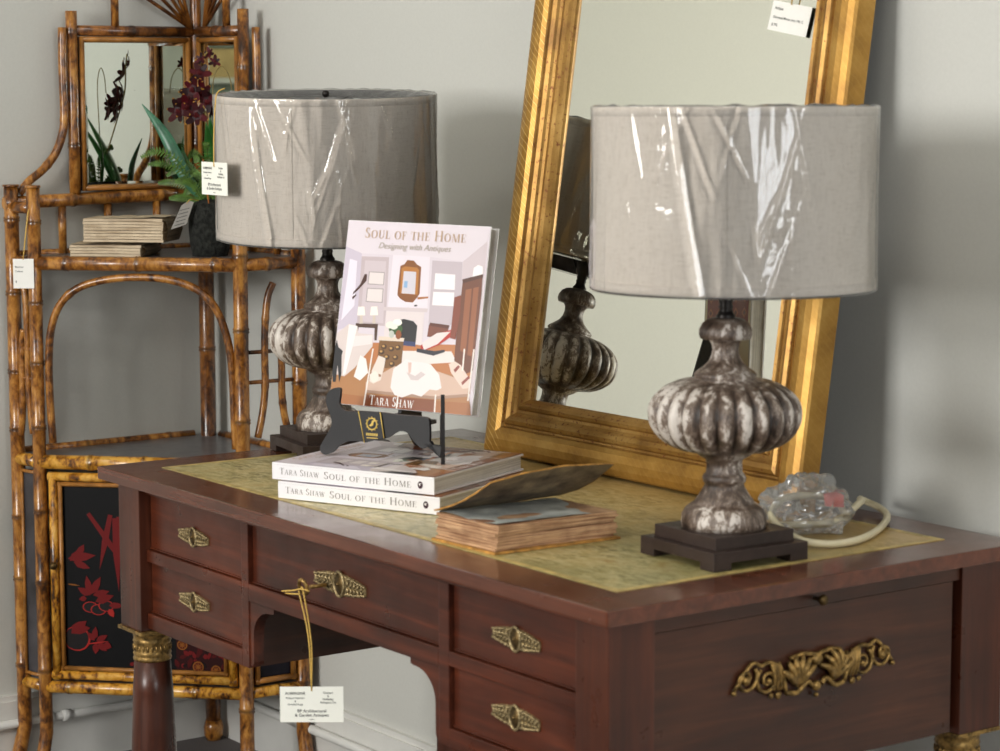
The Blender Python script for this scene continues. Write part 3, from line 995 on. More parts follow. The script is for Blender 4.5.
mt = Vector((-0.470, 0.7175, T + 0.7268))
tx = (mex * 0.993 - mez * 0.16).normalized()
ty = (mez * 0.985 + mex * 0.16).normalized()
price_tag('small white price card hung on string against the gilt mirror glass', mt, tx, 0.088, 0.045,
          [('Antique', 0.006, -0.42, 0.22, 'LEFT'), ('Gilt wood Mirror circa 19th C.', 0.0055, -0.42, -0.08, 'LEFT'), ('$ 795', 0.006, -0.42, -0.34, 'LEFT')],
          [[(0.004, 0, 0.020), (0.010, 0.006, 0.10), (0.012, 0.020, 0.20), (0.012, 0.030, 0.25)]], 'paper', tilt=ty)

# ------------------------------------------------------------------ bamboo corner cabinet
RF, LF, LB, RB, BK = Vector((-1.97, 0.62, 0)), Vector((-2.275, 0.315, 0)), Vector((-2.348, 0.300, 0)), Vector((-1.965, 0.752, 0)), Vector((-2.335, 0.742, 0))
HC, HL_, HR = Vector((-2.352, 0.736, 0)), Vector((-2.352, 0.446, 0)), Vector((-2.154, 0.740, 0))
et = thing('corner_cabinet', 'tall bamboo corner cabinet with mirrored top and black lacquer door', 'cabinet', (-2.18, 0.53, 0))
def cane_points(a, b, r, step, rnd):
    a, b = Vector(a), Vector(b)
    L = (b - a).length
    stops = [(0.0, r)]
    d = step * rnd.uniform(0.35, 0.9)
    while d < L - 0.012:
        for o_, k_ in ((-0.007, 1.0), (-0.0025, 1.16), (0.0, 1.02), (0.0025, 1.16), (0.007, 1.0)):
            if 0.001 < d + o_ < L - 0.001:
                stops.append((d + o_, r * k_))
        d += step * rnd.uniform(0.75, 1.25)
    stops.append((L, r))
    return [a.lerp(b, s / L) for s, _ in stops], [q for _, q in stops]
rb_ = random.Random(11)
def ring_marks(o, start, rads, r, seg):
    """dark scars at the nodes of the cane"""
    at = o.data.attributes.new('Ring', 'FLOAT', 'POINT')
    for i, q_ in enumerate(rads):
        if q_ > r * 1.1:
            for j in range(seg):
                at.data[(start + i) * seg + j].value = 0.45
        elif r * 1.01 < q_ < r * 1.1:
            for j in range(seg):
                at.data[(start + i) * seg + j].value = 0.7
    return o
def cane(name, a, b, r, step=0.16, mat='bamboo', parent=None, seg=12):
    p, q = cane_points(a, b, r, step, rb_)
    return ring_marks(MB().tube(p, q, seg).build(name, mat, parent or et, True), 0, q, r, seg)
def bent(name, pts, r, mat='bamboo', n=6, parent=None):
    p = spline(pts, n)
    q = [r * (1.14 if i in (len(p) // 3, 2 * len(p) // 3) else 1.0) for i in range(len(p))]
    return MB().tube(p, q, 12).build(name, mat, parent or et, True)
def V(p, z):
    return Vector((p.x, p.y, z))
ZS, ZR, ZC, ZB, ZP = T + 0.270, T + 0.398, T - 0.139, T - 0.612, T + 0.424
def post(p, zt, r, out):
    a = MB()
    pts, rr = [], []
    rnd = random.Random(int(abs(p.x * 1000)))
    pp_, q = cane_points((p.x, p.y, 0.10), (p.x, p.y, zt), r, 0.15, rnd)
    flare = [(p.x + out[0] * 0.030, p.y + out[1] * 0.030, 0.0), (p.x + out[0] * 0.020, p.y + out[1] * 0.020, 0.035), (p.x + out[0] * 0.008, p.y + out[1] * 0.008, 0.075)]
    a.tube([Vector(f) for f in flare] + pp_, [r * 1.1, r * 1.05, r] + q, 14)
    if zt > 1.0:
        a.tube([(p.x, p.y, zt - 0.001), (p.x, p.y, zt + 0.004)], [r * 1.15, r * 1.12], 14)
    return ring_marks(a.build('post', 'bamboo', et, True), 3, q, r, 14)
post(RF, ZP, 0.0150, (0.7, -0.35))
post(LF, ZP, 0.0140, (0.2, -0.7))
post(LB, ZP, 0.0150, (-0.1, -0.8))
post(RB, ZP, 0.0150, (0.8, 0.0))
cane('back_post', V(BK, 0.03), V(BK, T + 0.40), 0.0165, 0.22, 'bamboo_dark')
MB().lathe([(0, 0), (0.015, 0), (0.021, 0.012), (0.022, 0.03), (0.018, 0.045), (0, 0.046)], 16, V(BK, 0)).build('foot', 'bamboo', et, True)
# shelf boards
def board(pts, z, t, name, mat):
    MB().prism([(p.x, p.y) for p in pts], (0, 0, z), (1, 0, 0), (0, 1, 0), t).build(name, mat, et, True)
board([LF, RF, RB, Vector((-2.37, 0.772, 0)), Vector((-2.368, 0.31, 0))][::1], ZS + 0.002, 0.010, 'shelf', 'shelf_slate')
board([LF, RF, RB, Vector((-2.37, 0.772, 0)), Vector((-2.368, 0.31, 0))], ZC + 0.000, 0.010, 'cabinet_top', 'shelf_slate')
board([LF, RF, RB, Vector((-2.37, 0.772, 0)), Vector((-2.368, 0.31, 0))], ZB + 0.002, 0.010, 'cabinet_floor', 'shelf_slate')
for z, r, m in ((ZS, 0.0145, 'bamboo'), (ZC, 0.0150, 'bamboo_gold'), (ZB, 0.0130, 'bamboo_gold')):
    cane('rail', V(LF, z), V(RF, z), r, 0.15, m)
    cane('rail', V(RF, z), V(RB, z), r * 0.9, 0.15, m)
    cane('rail', V(LB, z), V(LF, z), r * 0.9, 0.15, m)
for z in (ZS + 0.012, ZC + 0.012):
    cane('rail', (-2.362, 0.32, z), (-2.362, 0.72, z), 0.009, 0.2, 'bamboo')
    cane('rail', (-2.32, 0.765, z), (-1.97, 0.765, z), 0.009, 0.2, 'bamboo')
# gallery rail under the mirrors
cane('rail', (-2.348, 0.285, ZR - 0.008), (-2.350, 0.725, ZR), 0.0135, 0.19, 'bamboo')
cane('rail', (-2.335, 0.748, ZR), (-1.965, 0.752, ZR - 0.008), 0.0135, 0.19, 'bamboo')
cane('rail', V(LB, ZR - 0.016), V(LF, ZR - 0.016), 0.0120, 0.2, 'bamboo')
cane('rail', V(RF, ZR - 0.016), V(RB, ZR - 0.016), 0.0120, 0.2, 'bamboo')
for y in (0.415, 0.520, 0.635):
    cane('spindle', (-2.352, y, ZS + 0.012), (-2.352, y, ZR - 0.01), 0.0085, 0.3)
for x in (-2.25, -2.15, -2.05):
    cane('spindle', (x, 0.754, ZS + 0.012), (x, 0.754, ZR - 0.01), 0.0085, 0.3)
# mirrored top: two wings meeting in the corner
ZH0, ZH1 = ZR + 0.012, T + 0.742
cane('mirror_post', V(HL_, ZR - 0.008), V(HL_, T + 0.782), 0.0120, 0.19)
cane('mirror_post', V(HR, ZR - 0.008), V(HR, T + 0.786), 0.0120, 0.19)
cane('mirror_post', V(HC, ZR), V(HC, T + 0.95), 0.0125, 0.22, 'bamboo_dark')
cane('rail', V(HL_, ZH1), V(HC, ZH1), 0.0110, 0.18, 'bamboo_dark')
cane('rail', V(HC, ZH1), V(HR, ZH1), 0.0110, 0.18, 'bamboo_dark')
def wing(a, b, nrm, label):
    """framed looking-glass between two posts"""
    a, b = Vector(a), Vector(b)
    ax = (b - a).normalized()
    L = (b - a).length
    z0, z1 = ZH0, ZH1 - 0.012
    r = 0.0058
    nrm = Vector(nrm)
    base = a + Vector((0, 0, 0))
    i0, i1 = 0.0145, L - 0.0150
    pos = lambda s_, z, e: base + ax * s_ + Vector((0, 0, z)) + nrm * e
    f = MB()
    for p, q in (((i0 + r, z0 + r), (i1 - r, z0 + r)), ((i0 + r, z1 - r), (i1 - r, z1 - r)), ((i0 + r, z0), (i0 + r, z1)), ((i1 - r, z0), (i1 - r, z1))):
        f.tube([pos(p[0], p[1], 0.004), pos(q[0], q[1], 0.004)], r, 10)
    f.build('mirror_frame', 'bamboo_inner', et, True)
    g_ = MB()
    c = [(i0 + 0.008, z0 + 0.008), (i1 - 0.008, z0 + 0.008), (i1 - 0.008, z1 - 0.008), (i0 + 0.008, z1 - 0.008)]
    bev = 0.010
    d = [(c[0][0] + bev, c[0][1] + bev), (c[1][0] - bev, c[1][1] + bev), (c[2][0] - bev, c[2][1] - bev), (c[3][0] + bev, c[3][1] - bev)]
    C = [pos(p[0], p[1], -0.0012) for p in c]
    Dd = [pos(p[0], p[1], -0.0004) for p in d]
    g_.poly(Dd)
    for j in range(4):
        g_.poly([C[j], C[(j + 1) % 4], Dd[(j + 1) % 4], Dd[j]])
    g_.build('mirror', 'mirror_old', et, True)
    bk = MB()
    bk.prism([(i0, z0), (i1, z0), (i1, z1), (i0, z1)], base - nrm * 0.010, ax, (0, 0, 1), 0.004)
    bk.build('mirror_back', 'black_wood', et, True)
wing(HL_, HC, (1, 0, 0), 'left')
wing(HC, HR, (0, -1, 0), 'right')
# fan of thin canes and short uprights over the top rails
for s in (0.25, 0.45, 0.66, 0.86, 1.05):
    ang = math.radians(20 + 52 * s)
    a = V(HC, ZH1 + 0.008) + Vector((0.008, -0.016, 0))
    MB().tube([a, a + Vector((0, -math.cos(ang) * 0.30 * (1 - 0.2 * s), math.sin(ang) * 0.26))], 0.0042, 8).build('fan_rod', 'bamboo_dark', et, True)
    a = V(HC, ZH1 + 0.008) + Vector((0.016, 0.012, 0))
    MB().tube([a, a + Vector((math.cos(ang) * 0.24 * (1 - 0.2 * s), 0, math.sin(ang) * 0.26))], 0.0042, 8).build('fan_rod', 'bamboo_dark', et, True)
cane('upright', V(HL_.lerp(HC, 0.345), ZH1), V(HL_.lerp(HC, 0.345), T + 0.95), 0.0085, 0.2)
cane('upright', V(HC.lerp(HR, 0.66), ZH1), V(HC.lerp(HR, 0.66), T + 0.95), 0.0085, 0.2)
cane('rail', V(HL_.lerp(HC, 0.30), T + 0.94), V(HC, T + 0.94), 0.009, 0.18)
cane('rail', V(HC, T + 0.94), V(HC.lerp(HR, 0.72), T + 0.94), 0.009, 0.18)
# S-shaped side braces
yL = [(0.4235, T + 0.748), (0.4225, T + 0.66), (0.424, T + 0.575), (0.420, T + 0.535), (0.402, T + 0.490), (0.372, T + 0.456), (0.342, T + 0.434), (0.318, T + 0.408)]
bent('brace', [(-2.349, y, z) for y, z in yL], 0.0088)
xR = [(-2.147 + (0.445 - y) * 1.0, z) for y, z in yL]
bent('brace', [(x, 0.754, z) for x, z in xR], 0.0088)
# arched cane in the open front
def FP(px, py, off=0.0):
    """point on the front plane, along the front from the left post (px 38) to the right post (px 242)"""
    s = (px - 38.0) / 204.0
    p = LF.lerp(RF, s)
    return Vector((p.x + 0.707 * off, p.y - 0.707 * off, ZS - (py - 264) * 0.00204))
bent('arch', [FP(*q) for q in ((52, 445), (50, 400), (50, 360), (53, 330), (62, 306), (80, 289), (108, 280), (142, 277), (176, 280), (203, 291), (220, 312), (230, 345), (233, 380), (234, 415), (235, 447))], 0.0080, 'bamboo', 5)
# side ornament: a pair of curved canes on two thin rods
def side_motif(A, B, flip):
    A, B = Vector(A), Vector(B)
    def q(s_, py):
        p = A.lerp(B, s_)
        return Vector((p.x, p.y, ZS - (py - 264) * 0.00204))
    for py in (351, 381):
        MB().tube([q(0, py), q(1, py)], 0.0042, 8).build('thin_rod', 'bamboo_dark', et, True)
    bent('curved_cane', [q(a, b_) for a, b_ in ((0.56, 283), (0.47, 296), (0.42, 318), (0.40, 350), (0.40, 385), (0.35, 412), (0.26, 437))], 0.0075)
    bent('curved_cane', [q(a, b_) for a, b_ in ((0.58, 332), (0.66, 345), (0.69, 362), (0.69, 395), (0.74, 420), (0.84, 440))], 0.0075)
side_motif(RF, RB, False)
side_motif(LF, LB, True)

# lower cupboard: door in the front, lacquer panels at the sides
dr = MB()
def FZ(px, z, off=0.0):
    s = (px - 38.0) / 204.0
    p = LF.lerp(RF, s)
    return Vector((p.x + 0.7071 * off, p.y - 0.7071 * off, z))
z_t, z_b = ZC - 0.020, ZB + 0.018
def rect_tubes(mb_, p0, p1, za, zb, r, off):
    mb_.tube([FZ(p0, zb - r, off), FZ(p1, zb - r, off)], r, 12)
    mb_.tube([FZ(p0, za + r, off), FZ(p1, za + r, off)], r, 12)
    k_ = r / 0.00211
    mb_.tube([FZ(p0 + k_, za, off), FZ(p0 + k_, zb, off)], r, 12)
    mb_.tube([FZ(p1 - k_, za, off), FZ(p1 - k_, zb, off)], r, 12)
fx = (LF.x + RF.x) / 2, (LF.y + RF.y) / 2
rect_tubes(dr, 47, 234, z_b, z_t, 0.0095, 0.004)
door = dr.build('door', 'bamboo_gold', et, True)
d2 = MB()
rect_tubes(d2, 56.5, 225, z_b + 0.0195, z_t - 0.0195, 0.0048, 0.006)
d2.build('inner_moulding', 'bamboo_inner', door, True)
kn = MB().ball(FZ(53, T - 0.352, 0.022), 0.0085, 2).tube([FZ(53, T - 0.352, 0.008), FZ(53, T - 0.352, 0.02)], 0.004, 8)
kn.build('knob', 'brass_dark', door, True)
# painted decoration of the door
art = MB()
lay = [0]
art.poly([FZ(57, z_b + 0.02, 0.0), FZ(224, z_b + 0.02, 0.0), FZ(224, z_t - 0.02, 0.0), FZ(57, z_t - 0.02, 0.0)], lin((30, 26, 40)))
def DP(zx, zy):
    """photo detail coordinates of the door -> point on the panel"""
    px, py = zx * 0.4009, 450 + zy * 0.4009
    z = ZC - (py - 467) * 0.00209
    return FZ(px, z, 0.0006 + lay[0] * 0.00005)
def paint(pts, c):
    lay[0] += 1
    art.poly([DP(*p) for p in pts], lin(c))
RED, DRED, PINK, GREYP, GOLDP = (172, 72, 76), (112, 36, 40), (206, 104, 96), (92, 82, 84), (190, 150, 90)
def blade(x0, y0, x1, y1, w, c=RED):
    dx, dy = x1 - x0, y1 - y0
    L = math.hypot(dx, dy)
    nx, ny = -dy / L * w, dx / L * w
    m = (x0 + dx * 0.5, y0 + dy * 0.5)
    paint([(x0 + nx * 0.7, y0 + ny * 0.7), (m[0] + nx, m[1] + ny), (x1, y1), (m[0] - nx, m[1] - ny), (x0 - nx * 0.7, y0 - ny * 0.7)], c)
def leafp(x, y, a, L, w, c=RED):
    a = math.radians(a)
    ca, sa = math.cos(a), -math.sin(a)
    P = lambda u, v: (x + u * ca - v * sa, y + u * sa + v * ca)
    paint([P(0, 0), P(L * 0.3, w), P(L * 0.65, w * 0.8), P(L, 0), P(L * 0.65, -w * 0.8), P(L * 0.3, -w)], c)
def disc(x, y, r, c, ry=None):
    ry = ry or r
    paint([(x + r * math.cos(i * PI / 7), y + ry * math.sin(i * PI / 7)) for i in range(14)], c)
blade(214, 168, 330, 330, 7); blade(270, 170, 240, 308, 8); blade(281, 178, 288, 362, 9); blade(290, 174, 304, 300, 7); blade(330, 200, 352, 380, 8)
blade(340, 190, 318, 340, 8)
for (x, y, a, L, w) in ((160, 282, 8, 72, 12), (165, 288, 40, 50, 10), (185, 275, 60, 34, 9), (175, 290, -20, 44, 9)):
    leafp(x, y, a, L, w)
blade(160, 346, 190, 349, 2, GOLDP)
for (x, y, a, L, w) in ((215, 372, 100, 50, 9), (215, 372, 150, 36, 9), (217, 370, 60, 52, 10), (222, 372, 15, 44, 9), (206, 380, 190, 20, 7)):
    leafp(x, y, a, L, w)
for (x, y, r) in ((215, 402, 20), (235, 408, 20), (255, 398, 20)):
    disc(x, y, r, PINK, 14); disc(x, y, r - 3, GREYP, 12)
leafp(228, 388, 20, 50, 11); leafp(262, 396, 0, 38, 8); leafp(262, 405, -60, 24, 8, PINK)
disc(180, 482, 34, PINK, 32); disc(178, 482, 31, GREYP, 29)
leafp(165, 470, 40, 52, 14); leafp(170, 462, 10, 44, 12)
for (x, y, a, L, w) in ((222, 484, 80, 34, 8), (224, 486, 130, 28, 7), (228, 488, 30, 34, 8), (232, 492, -40, 30, 9), (246, 494, -20, 22, 10), (228, 492, -95, 28, 9)):
    leafp(x, y, a, L, w)
blade(205, 495, 262, 486, 2, PINK)
leafp(312, 545, 30, 16, 5)
# red brocade ground at the lower right
paint([(430, 470), (470, 470), (565, 505), (566, 556), (430, 556)], DRED)
rr_ = random.Random(3)
for _ in range(34):
    x, y = rr_.uniform(432, 556), rr_.uniform(478, 548)
    if y > 470 + (x - 470) * 0.37:
        leafp(x, y, rr_.uniform(0, 360), rr_.uniform(10, 26), rr_.uniform(4, 8), rr_.choice([RED, (146, 48, 50), (76, 22, 28)]))
for (x, y, r) in ((485, 542, 14), (446, 488, 13), (530, 548, 12)):
    disc(x, y, r, GOLDP); disc(x, y, r - 3, (150, 60, 46)); 
    for i in range(8):
        blade(x, y, x + (r - 2) * math.cos(i * PI / 4), y + (r - 2) * math.sin(i * PI / 4), 1.2, GOLDP)
art.build('lacquer_panel', 'paint', door, True)
def side_panel(A, B, mat, off):
    A, B = Vector(A), Vector(B)
    ax = (B - A).normalized()
    L = (B - A).length
    nz = ax.cross(Vector((0, 0, 1))) * off
    f = MB()
    r = 0.0062 if L > 0.1 else 0.0036
    a0, a1 = (0.018, L - 0.018) if L > 0.1 else (0.012, L - 0.010)
    P = lambda s_, z, e=0: A + ax * s_ + nz * e + Vector((0, 0, z))
    for p, q in (((a0, z_b + r), (a1, z_b + r)), ((a0, z_t - r), (a1, z_t - r)), ((a0 + r, z_b), (a0 + r, z_t)), ((a1 - r, z_b), (a1 - r, z_t))):
        f.tube([P(p[0], p[1], 0.003), P(q[0], q[1], 0.003)], r, 10)
    o_ = MB().prism([(0.01, z_b), (L - 0.01, z_b), (L - 0.01, z_t), (0.01, z_t)], A - nz * 0.004, ax, (0, 0, 1), 0.004).build('side_panel', mat, et, True)
    f.build('panel_frame', 'bamboo_inner', o_, True)
    return o_
side_panel(RF, RB, 'lacquer', 1)
spn = side_panel(LB, LF, 'lacquer_worn', 1)
price_tag('small white price tag hanging on thread from the left post of the bamboo cabinet', (LF.x + 0.002, LF.y - 0.026, T + 0.250), camx, 0.042, 0.060,
          [('Bamboo', 0.005, -0.4, 0.2, 'LEFT'), ('Cabinet', 0.005, -0.4, 0.05, 'LEFT'), ('$', 0.006, -0.4, -0.3, 'LEFT')],
          [[(0, 0, 0.028), (0.001, 0.006, 0.08), (0.000, 0.014, 0.130)], [(0, 0, 0.028), (0.003, 0.006, 0.08), (0.006, 0.012, 0.130)]], 'paper')

# ------------------------------------------------------------------ coverless books on the bamboo shelf
fdir = Vector((0.7071, 0.7071, 0)); idir = Vector((-0.7071, 0.7071, 0))
ZSH = ZS + 0.0122
def raw_book(label, o_, w, d, h, mat, seed):
    t = thing('coverless_book', label, 'book', o_, group=None)
    rnd = random.Random(seed)
    def layer(z0, z1, j):
        # one gathering of rough-cut leaves: ragged prism
        n, pl = 14, []
        for i in range(n):
            u = i / (n - 1)
            pl.append((u * w + rnd.uniform(-1, 1) * 0.001, rnd.uniform(-0.0012, 0.0016) + 0.004 * math.sin(u * PI) * (0.4 + z0 / h)))
        pl += [(w + rnd.uniform(-0.002, 0.002), d * 0.5), (w + rnd.uniform(-0.002, 0.002), d), (w * 0.5, d + rnd.uniform(-0.002, 0.002)), (rnd.uniform(-0.001, 0.001), d)]
        return pl
    mb_ = MB()
    n = max(3, int(h / 0.0055))
    for j in range(n):
        mb_.prism(layer(h * j / n, 0, j), Vector((0, 0, h * j / n + 0.0002)), fdir, idir, h / n * rnd.uniform(0.8, 0.97))
    mb_.build('page_block', mat, t)
    sp = MB()
    def fn(u, v):
        a = v * h
        return fdir * (w + 0.003 + 0.008 * math.sin(PI * min(1, v * 1.0)) + mnoise.noise(Vector((u * 9, v * 5, seed))) * 0.002) + idir * (u * d) + Vector((0, 0, 0.0005 + a * 0.985))
    sp.grid(fn, 14, 8)
    sp.build('torn_spine', 'raw_spine', t)
    tp = MB()
    def ft(u, v):
        return fdir * (u * w * 1.01) + idir * (v * d - 0.002 + 0.002 * math.sin(9 * u)) + Vector((0, 0, h + 0.0006 + 0.0035 * abs(mnoise.noise(Vector((u * 4, v * 4, seed * 3.1)))) + (0.004 * (u - 0.4) if h > 0.03 else 0)))
    tp.grid(ft, 16, 10)
    so = tp.build('top_leaf', 'page_cream', t)
    return t
def sp_(px, off):
    s = (px - 38.0) / 204.0
    p = LF.lerp(RF, s)
    return Vector((p.x - 0.7071 * off, p.y + 0.7071 * off, 0))
raw_book('thin coverless old book lying lowest on the bamboo shelf', sp_(68, 0.034) + Vector((0, 0, ZSH)), 0.150, 0.105, 0.024, 'raw_pages', 5)
raw_book('thick coverless old book lying on top of the thinner one on the shelf', sp_(83, 0.028) + Vector((0, 0, ZSH + 0.030)), 0.168, 0.100, 0.048, 'raw_pages', 9)

# ------------------------------------------------------------------ orchid and fern in a mossy black pot
PC = Vector((-2.097, 0.623, ZSH))
orc = thing('potted_orchid', 'dark red orchid and fern growing in a mossy black pot on the bamboo shelf', 'plant', PC)
pm = MB()
def potmod(r, z, a):
    return r * (1 + 0.05 * mnoise.noise(Vector((math.cos(a) * 2.2, math.sin(a) * 2.2, z * 40))))
pm.lathe([(0, 0), (0.036, 0), (0.040, 0.02), (0.043, 0.05), (0.0445, 0.08), (0.042, 0.098), (0.034, 0.108), (0.02, 0.114), (0, 0.116)], 40, (0, 0, 0), potmod)
pm.build('pot', 'moss_pot', orc)
vr, vt = rt.copy(), Vector((-rt.y, rt.x, 0))     # sideways and away directions used to pose the leaves
def q3(a, b_, z):
    return vr * a + vt * b_ + Vector((0, 0, z))
def blade_leaf(pts, w, mat, name='leaf'):
    p = spline([q3(*t_) for t_ in pts], 5)
    n = len(p) - 1
    mb_ = MB()
    rows = []
    for i, c in enumerate(p):
        t_ = (p[min(i + 1, n)] - p[max(i - 1, 0)]).normalized()
        side = t_.cross(Vector((0.8, -0.6, 0.1))).normalized()
        u = i / n
        ww = w * (math.sin(PI * min(1.0, 0.18 + 0.82 * u) ** 1.15) * 0.95 + 0.05)
        nn = side.cross(t_).normalized()
        rows.append([mb_.bm.verts.new(c + side * ww), mb_.bm.verts.new(c - nn * ww * 0.28), mb_.bm.verts.new(c - side * ww)])
    for A, B in zip(rows, rows[1:]):
        for j in range(2):
            f = mb_.bm.faces.new((A[j], A[j + 1], B[j + 1], B[j])); f.smooth = True
    o_ = mb_.build(name, mat, orc)
    sd = o_.modifiers.new('thick', 'SOLIDIFY'); sd.thickness = 0.0012
    return o_
blade_leaf([(-0.008, 0.0, 0.108), (-0.050, 0.0, 0.165), (-0.090, 0.01, 0.246), (-0.137, 0.017, 0.309)], 0.014, 'leaf_blue')
blade_leaf([(0.012, 0.02, 0.108), (0.012, 0.045, 0.130), (0.010, 0.018, 0.20), (0.006, -0.028, 0.282)], 0.021, 'leaf')
blade_leaf([(0.004, 0.015, 0.108), (0.008, 0.040, 0.130), (0.004, 0.000, 0.21), (0.001, -0.045, 0.272)], 0.016, 'leaf')
blade_leaf([(0.012, 0.03, 0.108), (0.018, 0.068, 0.125), (0.026, 0.075, 0.175), (0.040, 0.092, 0.23)], 0.015, 'leaf_blue')
blade_leaf([(-0.01, 0.015, 0.108), (-0.030, 0.03, 0.16), (-0.050, 0.04, 0.19), (-0.062, 0.045, 0.225)], 0.007, 'leaf')
def frond(pts, wid):
    p = spline([q3(*t_) for t_ in pts], 7)
    n = len(p) - 1
    mb_ = MB()
    mb_.tube(p, 0.0011, 5)
    for i in range(2, n + 1):
        t_ = (p[min(i + 1, n)] - p[max(i - 1, 0)]).normalized()
        side = t_.cross(Vector((0.81, -0.58, 0))).normalized()
        u = i / n
        L = wid * (0.35 + 0.65 * math.sin(PI * (0.12 + 0.86 * u)))
        for s in (-1, 1):
            d = (side * s + t_ * 0.35).normalized()
            e = t_ * 0.0021
            lift = Vector((0.3, -0.3, -0.25)) * L * 0.35
            mb_.poly([p[i] - e, p[i] - e * 0.6 + d * L * 0.5 + lift * 0.3, p[i] + d * L + lift, p[i] + e * 1.0 + d * L * 0.5 + lift * 0.3, p[i] + e])
    return mb_.build('fern_frond', 'fern', orc)
rf_ = random.Random(21)
FR = [(-0.125, 0.215), (-0.10, 0.150), (-0.065, 0.19), (-0.035, 0.17), (0.0, 0.20), (0.06, 0.16), (-0.085, 0.175), (0.015, 0.185), (-0.05, 0.135), (0.04, 0.15), (-0.02, 0.205), (-0.075, 0.12), (-0.03, 0.14),
      (-0.11, 0.19), (0.02, 0.14), (-0.06, 0.155), (-0.01, 0.155), (0.0, 0.23), (-0.045, 0.21), (0.03, 0.21)]
for i, (a, z) in enumerate(FR):
    dp = rf_.uniform(-0.05, 0.05)
    frond([(a * 0.1, dp * 0.1, 0.108), (a * 0.45, dp * 0.5, 0.108 + (z - 0.108) * 0.75), (a * 0.8, dp * 0.9, z), (a * 1.05, dp, z - 0.012 + 0.01 * (i % 2))], 0.011 if i else 0.013)
fl_pos = [(-0.053, 0.070, 0.303), (-0.041, 0.075, 0.337), (-0.070, 0.070, 0.293), (-0.020, 0.078, 0.333), (-0.026, 0.082, 0.372), (-0.010, 0.070, 0.312), (-0.049, 0.078, 0.318), (-0.032, 0.068, 0.285)]
MB().tube(spline([q3(0.002, 0, 0.11), q3(0.006, 0.02, 0.19), q3(-0.004, 0.05, 0.26), q3(-0.026, 0.085, 0.33), q3(-0.028, 0.09, 0.385), q3(-0.010, 0.085, 0.415)], 6), 0.0017, 7).build('flower_stalk', 'stalk', orc)
MB().tube(spline([q3(0.012, 0, 0.11), q3(0.016, 0.0, 0.22), q3(0.010, 0.0, 0.33), q3(0.016, 0.0, 0.37), q3(0.030, 0.0, 0.385), q3(0.044, 0.0, 0.365), q3(0.050, 0.0, 0.33)], 6), 0.0011, 6).build('tendril', 'stalk', orc)
MB().tube([q3(0.004, -0.03, 0.09), q3(-0.008, -0.035, 0.20)], 0.0016, 7).tube([q3(0.018, -0.03, 0.09), q3(0.016, -0.035, 0.18)], 0.0016, 7).build('plant_stake', 'stake', orc)
def flower(c, s, seed):
    rnd = random.Random(seed)
    face = (Vector((0.75, -0.62, 0.15)) + Vector((rnd.uniform(-0.4, 0.4), rnd.uniform(-0.4, 0.4), rnd.uniform(-0.3, 0.3)))).normalized()
    ex_ = face.cross(Vector((0, 0, 1))).normalized(); ey_ = ex_.cross(face)
    a0 = rnd.uniform(0, 1)
    pm_ = MB()
    dk = [lin((128, 46, 66)), lin((104, 36, 54)), lin((146, 62, 80))]
    for k_ in range(6):
        a = a0 + k_ * PI / 3
        d = ex_ * math.cos(a) + ey_ * math.sin(a)
        w = face.cross(d)
        L = s * (1.0 if k_ % 2 else 0.82)
        cup = face * L * 0.22
        pc = dk[(k_ + seed) % 3]
        pm_.poly([c, c + d * L * 0.35 + w * L * 0.24, c + d * L * 0.75 + w * L * 0.20 + cup * 0.6, c + d * L * 0.9 + w * L * 0.10 + cup * 0.86, c + d * L * 0.9 - w * L * 0.10 + cup * 0.86, c + d * L * 0.75 - w * L * 0.20 + cup * 0.6, c + d * L * 0.35 - w * L * 0.24], pc)
        pm_.poly([c + d * L * 0.9 + w * L * 0.10 + cup * 0.86, c + d * L + cup, c + d * L * 0.9 - w * L * 0.10 + cup * 0.86], lin((214, 186, 120)))
        pm_.poly([c + d * L * 0.2 + w * L * 0.10 + face * s * 0.1, c + face * s * 0.25, c + d * L * 0.2 - w * L * 0.10 + face * s * 0.1], lin((150, 80, 84)))
    bmesh.ops.remove_doubles(pm_.bm, verts=pm_.bm.verts, dist=0.00005)
    pm_.build('flower', 'paint', orc)
for i, p in enumerate(fl_pos):
    flower(q3(*p), 0.030, 40 + i)
for i, p in enumerate([(-0.024, 0.085, 0.40), (-0.006, 0.085, 0.412), (0.006, 0.08, 0.395)]):
    flower(q3(*p), 0.016, 90 + i)
tg = thing('plant_tag', 'grey handwritten tag leaning against the mossy orchid pot', 'tag', PC + q3(-0.050, -0.045, 0.085))
gax = (vr * 0.96 + Vector((0, 0, 0.26))).normalized()
gay = (Vector((0, 0, 0.95)) + vr * 0.32 + vt * 0.1).normalized()
MB().prism([(-0.016, -0.026), (0.016, -0.024), (0.016, 0.024), (0.004, 0.03), (-0.010, 0.024)], (0, 0, 0), gax, gay, 0.0008).build('card', 'grey_card', tg)
sg = MB()
for i in range(5):
    z = 0.012 - i * 0.008
    sg.poly([gax * -0.010 + gay * z + Vector((0.001, -0.001, 0)), gax * 0.011 + gay * z + Vector((0.001, -0.001, 0)), gax * 0.011 + gay * (z + 0.0015) + Vector((0.001, -0.001, 0)), gax * -0.010 + gay * (z + 0.0015) + Vector((0.001, -0.001, 0))])
sg.build('handwriting', 'ink', tg)
MB().tube(spline([gay * 0.024, gay * 0.034 + vr * 0.006, q3(0.03, 0.03, 0.028)], 5), 0.0009, 6).build('string', 'string', tg)

